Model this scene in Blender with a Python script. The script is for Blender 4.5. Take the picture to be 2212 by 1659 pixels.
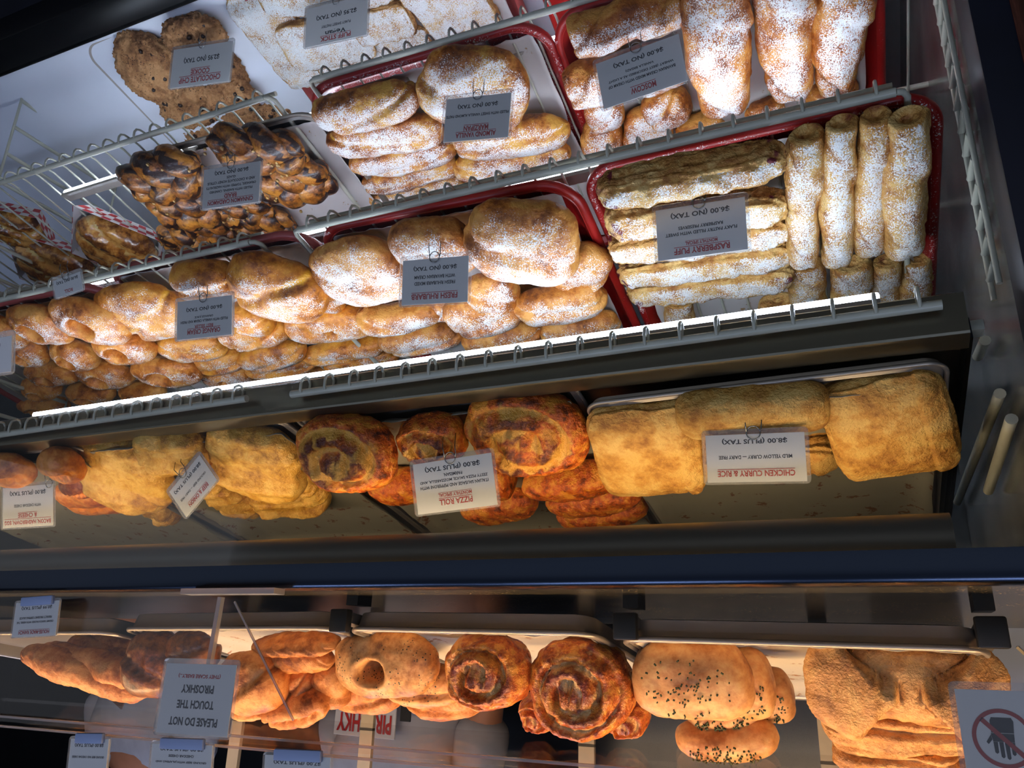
import bpy, bmesh, math, random
import numpy as np
from mathutils import Vector, Matrix

for o in list(bpy.data.objects): bpy.data.objects.remove(o)
SC = bpy.context.scene
COL = SC.collection

# ------------------------------------------------------------------ camera
CZ = 1.15                      # camera height above the shop floor
F = 1698.48                    # focal length in pixels of the 2212 px wide frame
_M = np.array([[0.91601339, 0.10774559, -0.38640698], [-0.40003145, 0.31715923, -0.85987491], [0.02990481, 0.94223188, 0.33362372]])
_u, _s, _v = np.linalg.svd(_M); _M = _u @ _v
cam = bpy.data.objects.new('camera', bpy.data.cameras.new('camera'))
COL.objects.link(cam)
cam.data.sensor_width = 36.0
cam.data.lens = F / 2212 * 36
cam.data.clip_start = 0.02
_R = _M @ np.diag([-1, -1, 1])  # the phone was held upside down
cam.matrix_world = Matrix.Translation((0, 0, CZ)) @ Matrix(_R.tolist()).to_4x4()
SC.camera = cam

# ------------------------------------------------------------------ world, exposure
SC.view_settings.view_transform = 'Standard'
SC.view_settings.look = 'None'
SC.view_settings.gamma = 1
SC.view_settings.use_curve_mapping = False
SC.view_settings.exposure = 0.58
try:
    cy = SC.cycles
    cy.use_adaptive_sampling = True; cy.adaptive_threshold = .06; cy.use_denoising = True; cy.use_light_tree = False
    cy.max_bounces = 5; cy.diffuse_bounces = 3; cy.glossy_bounces = 3; cy.transmission_bounces = 3; cy.transparent_max_bounces = 12
    cy.caustics_reflective = False; cy.caustics_refractive = False
except Exception as ex: print(ex)
W = bpy.data.worlds.new('world'); SC.world = W; W.use_nodes = True
W.node_tree.nodes['Background'].inputs[0].default_value = (0.56, 0.60, 0.70, 1)
W.node_tree.nodes['Background'].inputs[1].default_value = 0.36

def lin(h):
    c = [int(h[i:i + 2], 16) / 255 for i in (0, 2, 4)]
    return tuple(x / 12.92 if x <= .04045 else ((x + .055) / 1.055) ** 2.4 for x in c) + (1,)

LED_POWER = 18.5
WARM_MID = 15.0
WARM_HOT = 27.0
FILL = 14.0

# ------------------------------------------------------------------ pixel helpers (photo frame 2212x1659 -> world points on real planes)
def ray(x, y):
    return _M @ np.array([(2212 - x) - 1106, -((1659 - y) - 829.5), -F]) / F
def atY(x, y, Y):
    r = ray(x, y); return Vector(r * (Y / r[1])) + Vector((0, 0, CZ))
def atX(x, y, X):
    r = ray(x, y); return Vector(r * (X / r[0])) + Vector((0, 0, CZ))
def on_plane(x, y, p0, n):
    r = Vector(ray(x, y)); c = Vector((0, 0, CZ))
    return c + r * ((p0 - c).dot(n) / r.dot(n))

# ------------------------------------------------------------------ noise
_rng = np.random.RandomState(7)
_perm = np.concatenate([_rng.permutation(256)] * 3)
_grad = _rng.normal(size=(256, 3)); _grad /= np.linalg.norm(_grad, axis=1)[:, None]
def perlin(p):
    p = np.asarray(p, float); i = np.floor(p).astype(int); f = p - i
    w = f * f * f * (f * (f * 6 - 15) + 10); i &= 255; r = 0
    for dx in (0, 1):
        for dy in (0, 1):
            for dz in (0, 1):
                h = _perm[_perm[_perm[(i[..., 0] + dx) & 255] + ((i[..., 1] + dy) & 255)] + ((i[..., 2] + dz) & 255)]
                g = _grad[h & 255]; d = f - np.array([dx, dy, dz])
                wt = (w[..., 0] if dx else 1 - w[..., 0]) * (w[..., 1] if dy else 1 - w[..., 1]) * (w[..., 2] if dz else 1 - w[..., 2])
                r = r + wt * (g * d).sum(-1)
    return r
def sig(x): return 1 / (1 + np.exp(-np.clip(x, -30, 30)))

# ------------------------------------------------------------------ materials
def newmat(name):
    m = bpy.data.materials.new(name); m.use_nodes = True
    nt = m.node_tree; b = nt.nodes['Principled BSDF']
    return m, nt, b
def N(nt, t, **kw):
    n = nt.nodes.new(t)
    for k, v in kw.items():
        if k.startswith('i_'): n.inputs[k[2:]].default_value = v
        else: setattr(n, k, v)
    return n
def coords(nt, rnd=True):
    tc = N(nt, 'ShaderNodeTexCoord')
    if not rnd: return tc.outputs['Object']
    oi = N(nt, 'ShaderNodeObjectInfo')
    m = N(nt, 'ShaderNodeMath', operation='MULTIPLY'); m.inputs[1].default_value = 37
    nt.links.new(oi.outputs['Random'], m.inputs[0])
    a = N(nt, 'ShaderNodeVectorMath', operation='ADD')
    nt.links.new(tc.outputs['Object'], a.inputs[0]); nt.links.new(m.outputs[0], a.inputs[1])
    return a.outputs[0]
def noise(nt, co, scale, detail=3, rough=.55):
    n = N(nt, 'ShaderNodeTexNoise'); n.inputs['Scale'].default_value = scale
    n.inputs['Detail'].default_value = detail; n.inputs['Roughness'].default_value = rough
    nt.links.new(co, n.inputs['Vector']); return n.outputs['Fac']
def math_(nt, op, a, b=None, c=None, clamp=False):
    n = N(nt, 'ShaderNodeMath', operation=op); n.use_clamp = clamp
    for i, v in enumerate((a, b, c)):
        if v is None: continue
        if isinstance(v, (int, float)): n.inputs[i].default_value = v
        else: nt.links.new(v, n.inputs[i])
    return n.outputs[0]
def mixc(nt, f, a, b):
    n = N(nt, 'ShaderNodeMix', data_type='RGBA')
    if isinstance(f, (int, float)): n.inputs['Factor'].default_value = f
    else: nt.links.new(f, n.inputs['Factor'])
    for k, v in (('A', a), ('B', b)):
        s = [x for x in n.inputs if x.name == k and x.type == 'RGBA'][0]
        if isinstance(v, tuple): s.default_value = v
        else: nt.links.new(v, s)
    return [x for x in n.outputs if x.type == 'RGBA'][0]
def smooth(nt, v, lo, hi):
    n = N(nt, 'ShaderNodeMapRange', interpolation_type='SMOOTHSTEP')
    nt.links.new(v, n.inputs[0]); n.inputs[1].default_value = lo; n.inputs[2].default_value = hi
    return n.outputs[0]
def attr(nt, name):
    return N(nt, 'ShaderNodeAttribute', attribute_name=name).outputs['Fac']

def sugar_mix(nt, co, col, amount, upk=.36, fine=650):
    """powdered sugar: grains where the surface faces up, thicker in patches"""
    g = N(nt, 'ShaderNodeNewGeometry'); sx = N(nt, 'ShaderNodeSeparateXYZ'); nt.links.new(g.outputs['Normal'], sx.inputs[0])
    nf = noise(nt, co, fine, 2, .7); nl = noise(nt, co, 34, 3, .6)
    v = math_(nt, 'ADD', nf, math_(nt, 'MULTIPLY', math_(nt, 'SUBTRACT', nl, .5), .62))
    v = math_(nt, 'ADD', v, math_(nt, 'MULTIPLY', sx.outputs['Z'], upk))
    v = math_(nt, 'SUBTRACT', v, math_(nt, 'MULTIPLY', attr(nt, 'bare'), .5))
    m = smooth(nt, v, .86 - amount, .95 - amount)
    return mixc(nt, m, col, (0.86, 0.85, 0.82, 1)), m

def crust(name, light, mid, dark, accent=None, sugar=None, rough=.55, coat=0., bump=.35, fine=420, lo=28, spots=None):
    m, nt, b = newmat(name); co = coords(nt)
    n1 = noise(nt, co, lo, 4, .6); n2 = noise(nt, co, 130, 3, .65)
    f = math_(nt, 'ADD', math_(nt, 'MULTIPLY', n1, .7), math_(nt, 'MULTIPLY', n2, .3))
    c = mixc(nt, smooth(nt, f, .40, .54), lin(light), lin(mid))
    c = mixc(nt, smooth(nt, f, .50, .66), c, lin(dark))
    tone = math_(nt, 'ADD', attr(nt, 'tone'), math_(nt, 'MULTIPLY', math_(nt, 'SUBTRACT', n2, .5), .8))
    c = mixc(nt, smooth(nt, tone, .25, .85), c, lin(dark))
    if accent:
        ac = math_(nt, 'ADD', attr(nt, 'accent'), math_(nt, 'MULTIPLY', math_(nt, 'SUBTRACT', n1, .5), 1.2))
        c = mixc(nt, smooth(nt, ac, .35, .65), c, lin(accent))
    if spots:
        vs = N(nt, 'ShaderNodeTexVoronoi'); vs.inputs['Scale'].default_value = 260; nt.links.new(co, vs.inputs['Vector'])
        sp = math_(nt, 'MULTIPLY', smooth(nt, math_(nt, 'MULTIPLY', vs.outputs['Distance'], -1), -.30, -.2), smooth(nt, noise(nt, co, 40, 2), .47, .6))
        c = mixc(nt, sp, c, lin(spots))
    r = rough
    if sugar is not None:
        c, sm = sugar_mix(nt, co, c, sugar)
        rr = N(nt, 'ShaderNodeMapRange'); nt.links.new(sm, rr.inputs[0]); rr.inputs[3].default_value = rough; rr.inputs[4].default_value = .9
        nt.links.new(rr.outputs[0], b.inputs['Roughness'])
    else: b.inputs['Roughness'].default_value = rough
    nt.links.new(c, b.inputs['Base Color'])
    b.inputs['Coat Weight'].default_value = coat; b.inputs['Coat Roughness'].default_value = .18
    b.inputs['Subsurface Weight'].default_value = 0
    h = math_(nt, 'ADD', math_(nt, 'MULTIPLY', noise(nt, co, 160, 3, .6), .6), math_(nt, 'MULTIPLY', noise(nt, co, fine, 2, .6), .4))
    bp = N(nt, 'ShaderNodeBump'); bp.inputs['Strength'].default_value = bump; bp.inputs['Distance'].default_value = .004
    nt.links.new(h, bp.inputs['Height']); nt.links.new(bp.outputs[0], b.inputs['Normal'])
    return m

def plain(name, hexc, rough=.5, metal=0., var=.0, vscale=20, bump=0., bscale=200, spec=.5, emit=0, trans=None, coat=0):
    m, nt, b = newmat(name)
    b.inputs['Roughness'].default_value = rough; b.inputs['Metallic'].default_value = metal
    b.inputs['Specular IOR Level'].default_value = spec; b.inputs['Coat Weight'].default_value = coat
    c = lin(hexc)
    if var or bump: co = coords(nt)
    if var:
        d = tuple(x * (1 - var) for x in c[:3]) + (1,)
        nt.links.new(mixc(nt, smooth(nt, noise(nt, co, vscale, 4), .35, .65), c, d), b.inputs['Base Color'])
    else: b.inputs['Base Color'].default_value = c
    if bump:
        bp = N(nt, 'ShaderNodeBump'); bp.inputs['Strength'].default_value = bump; bp.inputs['Distance'].default_value = .002
        nt.links.new(noise(nt, co, bscale, 3), bp.inputs['Height']); nt.links.new(bp.outputs[0], b.inputs['Normal'])
    if emit:
        b.inputs['Emission Color'].default_value = c; b.inputs['Emission Strength'].default_value = emit
    return m

def clear(name, tint=(1, 1, 1, 1), refl=.5, rough=.02, haze=0.):
    m = bpy.data.materials.new(name); m.use_nodes = True; nt = m.node_tree
    nt.nodes.clear(); out = N(nt, 'ShaderNodeOutputMaterial')
    t = N(nt, 'ShaderNodeBsdfTransparent'); t.inputs[0].default_value = tint
    g = N(nt, 'ShaderNodeBsdfGlossy'); g.inputs['Roughness'].default_value = rough
    fr = N(nt, 'ShaderNodeFresnel'); fr.inputs[0].default_value = 1.45
    mx = N(nt, 'ShaderNodeMixShader')
    nt.links.new(math_(nt, 'MULTIPLY', fr.outputs[0], refl), mx.inputs[0])
    nt.links.new(t.outputs[0], mx.inputs[1]); nt.links.new(g.outputs[0], mx.inputs[2])
    last = mx.outputs[0]
    if haze:
        d = N(nt, 'ShaderNodeBsdfDiffuse'); d.inputs[0].default_value = (.8, .8, .8, 1)
        m2 = N(nt, 'ShaderNodeMixShader'); m2.inputs[0].default_value = haze
        nt.links.new(last, m2.inputs[1]); nt.links.new(d.outputs[0], m2.inputs[2]); last = m2.outputs[0]
    nt.links.new(last, out.inputs[0]); return m

def brushed(name, hexc, rough=.3, sx=4, sy=900, metal=1., var=.25):
    m, nt, b = newmat(name); co = coords(nt)
    mp = N(nt, 'ShaderNodeMapping'); mp.inputs['Scale'].default_value = (sx, sy, sy); nt.links.new(co, mp.inputs[0])
    n = noise(nt, mp.outputs[0], 1, 3); n2 = noise(nt, co, 9, 3)
    c = lin(hexc)
    nt.links.new(mixc(nt, n, tuple(x * (1 - var) for x in c[:3]) + (1,), c), b.inputs['Base Color'])
    b.inputs['Metallic'].default_value = metal
    nt.links.new(math_(nt, 'ADD', math_(nt, 'MULTIPLY', n, .05), rough - .02), b.inputs['Roughness'])
    return m

def tray_mat(name, hexc, sug):
    m, nt, b = newmat(name); co = coords(nt)
    b.inputs['Roughness'].default_value = .38
    c = mixc(nt, noise(nt, co, 14, 3), lin(hexc), tuple(x * .8 for x in lin(hexc)[:3]) + (1,))
    c, sm = sugar_mix(nt, co, c, sug - .02, .30, 520)
    nt.links.new(c, b.inputs['Base Color']); return m

def stained(name, base, stain, rough=.5, amt=.62, metal=0., scale=35):
    m, nt, b = newmat(name); co = coords(nt, False)
    n = noise(nt, co, scale, 4, .7)
    nt.links.new(mixc(nt, smooth(nt, n, amt, amt + .05), lin(base), lin(stain)), b.inputs['Base Color'])
    b.inputs['Roughness'].default_value = rough; b.inputs['Metallic'].default_value = metal
    bp = N(nt, 'ShaderNodeBump'); bp.inputs['Strength'].default_value = .25; bp.inputs['Distance'].default_value = .004
    nt.links.new(noise(nt, co, 14, 3), bp.inputs['Height']); nt.links.new(bp.outputs[0], b.inputs['Normal'])
    return m

def checker(name, a, b_, scale):
    m, nt, b = newmat(name); tc = N(nt, 'ShaderNodeUVMap')
    ck = N(nt, 'ShaderNodeTexChecker'); ck.inputs['Scale'].default_value = scale
    ck.inputs['Color1'].default_value = lin(a); ck.inputs['Color2'].default_value = lin(b_)
    nt.links.new(tc.outputs[0], ck.inputs['Vector']); nt.links.new(ck.outputs[0], b.inputs['Base Color'])
    b.inputs['Roughness'].default_value = .5; return m

def wood(name, a, b_):
    m, nt, b = newmat(name); co = coords(nt, False)
    mp = N(nt, 'ShaderNodeMapping'); mp.inputs['Scale'].default_value = (60, 60, 6); nt.links.new(co, mp.inputs[0])
    n = noise(nt, mp.outputs[0], 2, 5, .65)
    nt.links.new(mixc(nt, smooth(nt, n, .35, .65), lin(a), lin(b_)), b.inputs['Base Color'])
    b.inputs['Roughness'].default_value = .45; return m

MT = {}
MT['rhubarb'] = crust('rhubarb_crust', 'DC9C4A', 'C0742A', '743A10', sugar=.07, rough=.5, bump=.6)
MT['almond'] = crust('almond_crust', 'E0A848', 'B86E28', '683410', accent='E8B030', sugar=.09, rough=.5, bump=.6)
MT['orange'] = crust('orange_crust', 'E49C36', 'CC7A1C', '82400E', accent='F0AC20', sugar=.02, rough=.42, bump=.5)
MT['cherry'] = crust('ring_crust', 'E8A048', 'CC7624', '84420E', accent='F0B030', sugar=.02, rough=.42, bump=.5)
MT['moscow'] = crust('moscow_crust', 'DC9844', 'B8681E', '743810', accent='F0B43A', sugar=.09, rough=.55, bump=.8)
MT['rasp'] = crust('raspberry_puff_crust', 'E0B870', 'CA9448', '94581E', accent='6A1020', sugar=.08, rough=.65, bump=1.0, lo=40)
MT['stick'] = crust('puff_stick_crust', 'E0B87A', 'C8924E', '96602C', sugar=.13, rough=.65, bump=.9)
MT['cookie'] = crust('cookie_dough', 'C08E5C', 'A27044', '704826', rough=.8, bump=1.0, fine=300, spots='3A2214')
MT['braid'] = crust('braid_crust', 'C4822E', 'A05E1C', '2E1408', accent='2A120A', rough=.4, coat=.3, bump=.5)
MT['boat'] = crust('glazed_pastry', 'D8A050', 'B47428', '5E3010', accent='D9C07A', rough=.25, coat=.6, bump=.2)
MT['curry'] = crust('curry_puff_crust', 'D8AC5C', 'C48E3C', '98601E', rough=.62, bump=1.0, lo=36)
MT['beef'] = crust('beef_puff_crust', 'DEB056', 'CA9434', '966018', rough=.45, bump=.8, lo=30)
MT['pizza'] = crust('pizza_roll_crust', 'E0902C', 'C85A14', '5A220A', accent='DCA040', rough=.45, bump=1.0, lo=55)
MT['bacon'] = crust('bacon_bun_crust', 'D88C3C', 'C06A22', '8C3C10', accent='E08418', rough=.45, bump=.3)
MT['bread'] = crust('bread_crust', 'DC9A58', 'C67A3A', '8E4C1E', rough=.5, bump=.4)
MT['darkbread'] = crust('dark_bread_crust', '9A5A20', '743C12', '3C1C08', rough=.4, coat=.2, bump=.3)
MT['dill'] = crust('dill_bread_crust', 'DDA566', 'C28244', '8A5426', rough=.45, bump=.15, spots='2A2C18')
MT['herb'] = crust('herb_bun_crust', 'DFAE72', 'CE9258', 'A5642E', rough=.45, bump=.15)
MT['cheese'] = crust('cheese_swirl_crust', 'E29A40', 'C4621E', '7A280E', accent='DDB070', rough=.36, coat=.25, bump=.9, lo=60)
MT['folded'] = crust('folded_puff_crust', 'DDA966', 'C88C4A', '96602C', rough=.5, bump=.8, lo=32)
MT['redtray'] = tray_mat('red_plastic', 'A81C18', .0)
MT['redtray2'] = tray_mat('red_plastic_clean', 'B0201A', -.12)
MT['pinktray'] = tray_mat('pink_plastic', 'B0504C', -.10)  # paler, pinker red than the other trays
MT['whitetray'] = plain('cream_plastic', 'B9AFA6', .45, var=.1)
MT['pan'] = brushed('sheet_pan_steel', 'A89E92', .35, 30, 200, metal=.6, var=.1)
MT['wire'] = plain('white_coated_wire', 'C4C4B2', .32, var=.12, vscale=30)
MT['steel'] = brushed('brushed_steel', '86806E', .30, metal=.95, var=.05)
MT['steeldark'] = brushed('dark_steel', '56585C', .2)
MT['counter'] = brushed('counter_steel', '343C4A', .22, var=.08)
MT['grey'] = plain('grey_reflector', '6E685C', .45, metal=.4)
MT['black'] = plain('black_plastic', '0A0B0D', .45)
MT['blackmetal'] = plain('black_metal', '07080A', .35, spec=.3)
MT['navy'] = plain('dark_navy', '0E1220', .5, var=.4, vscale=8)
MT['paper'] = stained('parchment', 'CFC8C4', 'A88458', .55, .66)
MT['paperhot'] = stained('parchment_hot', 'D2C4AA', 'A0682E', .5, .60, scale=28)
MT['papermid'] = stained('dimmed_parchment', '8E8A7A', '6A3C1E', .4, .60, scale=40)  # base colour greyed to stand for weak rear lamp light; blotches are stains
MT['card'] = plain('card_stock', 'E6E6E4', .5)
MT['sleeve'] = clear('laminate', (.93, .93, .93, 1), .5, .08, .10)
MT['glass'] = clear('case_glass', (.97, .98, .98, 1), .12, .01)
MT['acrylic'] = clear('acrylic', (.97, .96, .95, 1), .08, .03)
MT['acrylicedge'] = clear('acrylic_edge', (.90, .74, .62, 1), .9, .1, .25)
MT['redink'] = plain('red_ink', 'B81810', .5)
MT['blackink'] = plain('black_ink', '0A0A10', .5)
MT['clip'] = plain('clip_wire', '8A8C8C', .25, metal=1)
MT['led'] = plain('led_lens', 'DCE9FF', .5, emit=LED_POWER)
MT['warmmid'] = plain('warm_lens_mid', 'FFE0B4', .5, emit=WARM_MID)
MT['warmhot'] = plain('warm_lens_hot', 'FFD6A2', .5, emit=WARM_HOT)
MT['filllamp'] = plain('fill_lamp_lens', 'C6D6FF', .5, emit=FILL)
MT['deck'] = plain('white_deck', 'F2F6FF', .3, var=.05, vscale=5)
MT['casewall'] = plain('case_lining', '5E6262', .35, var=.25, vscale=6, metal=.3)
MT['caseback'] = plain('case_back', '5A6064', .25, var=.4, vscale=4, metal=.3)
MT['sidewall'] = plain('side_lining', 'B0B2AC', .22, var=.5, vscale=14, metal=.6)
MT['check'] = checker('red_check_paper', 'D8D4D0', 'B8201C', 1)
MT['whitepaper'] = plain('white_paper', 'D2D2D6', .6)
MT['choc'] = plain('chocolate', '241008', .35)
MT['fillingdark'] = plain('chocolate_filling', '2A1208', .45, var=.5, vscale=120, bump=.5)
MT['nut'] = plain('hazelnut', 'B89458', .6, var=.3, vscale=200)
MT['herbs'] = plain('dried_herbs', '2E3A14', .7)
MT['wood'] = wood('walnut_laminate', '8E5440', '4A2A1C')
MT['redwall'] = plain('red_tile', '7E0E10', .35)
MT['bluegrey'] = plain('pale_blue_panel', '8C9CC0', .5)
MT['shirt'] = plain('white_cotton', 'A8A8AE', .85, var=.15, vscale=12, bump=.3, bscale=25)
MT['skin'] = plain('skin', 'B07858', .55, var=.1)
MT['trousers'] = plain('dark_trousers', '16181E', .85)
MT['hair'] = plain('dark_hair', '1E120C', .6, bump=.6, bscale=300)
MT['green'] = plain('green_print', '4E6A2E', .7)
MT['brown'] = plain('brown_print', '6E4A34', .7)
MT['post'] = plain('white_post', 'A8A096', .5, var=.1)
MT['kitchen'] = plain('kitchen_wall', '14161C', .5, var=.5, vscale=3)
MT['kitchen2'] = plain('kitchen_cabinet', '241C16', .3, var=.5, vscale=5)
MT['floor'] = plain('dark_floor', '141826', .4, var=.4, vscale=6)
MT['ceiling'] = plain('ceiling_paint', '3A3C44', .8)
MT['redsign'] = plain('red_sign_ink', 'A8241C', .5)

# ------------------------------------------------------------------ object helpers
def tag(o, label=None, cat=None, group=None, kind=None):
    if label: o['label'] = label
    if cat: o['category'] = cat
    if group: o['group'] = group
    if kind: o['kind'] = kind
    return o
def empty(name, loc=(0, 0, 0), rot=None):
    o = bpy.data.objects.new(name, None); COL.objects.link(o); o.empty_display_size = .02
    if rot is not None: o.matrix_world = Matrix.Translation(Vector(loc)) @ rot.to_4x4()
    else: o.location = loc
    return o
def mk(name, V, Fc, mat, parent=None, smooth=True, attrs=None, uv=None):
    me = bpy.data.meshes.new(name)
    me.from_pydata([tuple(map(float, v)) for v in V], [], Fc); me.update()
    if smooth: me.polygons.foreach_set('use_smooth', [True] * len(me.polygons))
    if attrs:
        for k, a in attrs.items():
            at = me.attributes.new(k, 'FLOAT', 'POINT'); at.data.foreach_set('value', np.asarray(a, np.float32))
    if uv is not None:
        l = me.uv_layers.new(name='UVMap')
        for p in me.polygons:
            for li in p.loop_indices: l.data[li].uv = uv[me.loops[li].vertex_index]
    me.materials.append(MT[mat] if isinstance(mat, str) else mat)
    o = bpy.data.objects.new(name, me); COL.objects.link(o)
    if parent: o.parent = parent
    return o
class G:
    """collects geometry of ONE part"""
    def __init__(s): s.V = []; s.F = []
    def add(s, V, Fc):
        n = len(s.V); s.V += [tuple(v) for v in V]; s.F += [tuple(i + n for i in f) for f in Fc]; return s
    def box(s, c, d, R=None, bev=0.):
        x, y, z = [k / 2 for k in d]; c = Vector(c)
        if bev:
            bm = bmesh.new(); bmesh.ops.create_cube(bm, size=1)
            for v in bm.verts: v.co = Vector((v.co.x * d[0], v.co.y * d[1], v.co.z * d[2]))
            bmesh.ops.bevel(bm, geom=list(bm.edges), offset=bev, segments=2, affect='EDGES', profile=.5)
            bm.verts.index_update()
            V = [v.co.copy() for v in bm.verts]; Fc = [tuple(v.index for v in f.verts) for f in bm.faces]; bm.free()
        else:
            V = [Vector(p) for p in [(-x, -y, -z), (x, -y, -z), (x, y, -z), (-x, y, -z), (-x, -y, z), (x, -y, z), (x, y, z), (-x, y, z)]]
            Fc = [(0, 3, 2, 1), (4, 5, 6, 7), (0, 1, 5, 4), (1, 2, 6, 5), (2, 3, 7, 6), (3, 0, 4, 7)]
        if R: V = [R @ v for v in V]
        return s.add([v + c for v in V], Fc)
    def tube(s, P, r, n=10, closed=False):
        P = [Vector(p) for p in P]; V = []; m = len(P); up = None
        for i, p in enumerate(P):
            if closed: t = (P[(i + 1) % m] - P[i - 1]).normalized()
            else: t = (P[min(i + 1, m - 1)] - P[max(i - 1, 0)]).normalized()
            if up is None: up = t.orthogonal().normalized()
            a = (up - t * up.dot(t)).normalized(); up = a; b = t.cross(a)
            rr = r[i] if isinstance(r, (list, tuple)) else r
            V += [p + (a * math.cos(2 * math.pi * k / n) + b * math.sin(2 * math.pi * k / n)) * rr for k in range(n)]
        Fc = []
        for i in range(m if closed else m - 1):
            for k in range(n):
                j = (i + 1) % m
                Fc.append((i * n + k, i * n + (k + 1) % n, j * n + (k + 1) % n, j * n + k))
        if not closed: Fc += [tuple(range(n))[::-1], tuple((m - 1) * n + k for k in range(n))]
        return s.add(V, Fc)
    def prism(s, prof, x0, x1):
        """profile in (y,z), extruded along x"""
        n = len(prof)
        V = [(x0, y, z) for y, z in prof] + [(x1, y, z) for y, z in prof]
        Fc = [(i, (i + 1) % n, n + (i + 1) % n, n + i) for i in range(n)] + [tuple(range(n))[::-1], tuple(range(n, 2 * n))]
        return s.add(V, Fc)
    def build(s, name, mat, parent=None, smooth=False):
        return mk(name, s.V, s.F, mat, parent, smooth)
def shade_auto(o, ang=40):
    me = o.data; bm = bmesh.new(); bm.from_mesh(me)
    bmesh.ops.recalc_face_normals(bm, faces=bm.faces)
    for e in bm.edges:
        if len(e.link_faces) == 2 and e.calc_face_angle(0) > math.radians(ang): e.smooth = False
    for f in bm.faces: f.smooth = True
    bm.to_mesh(me); bm.free(); return o

def sheet_tube(name, x0, x1, Y, Z0, Z1, r, mat, parent):
    return shade_auto(G().tube([(x0, Y, Z0), (x1, Y, Z1)], r, 14).build(name, mat, parent))

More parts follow.
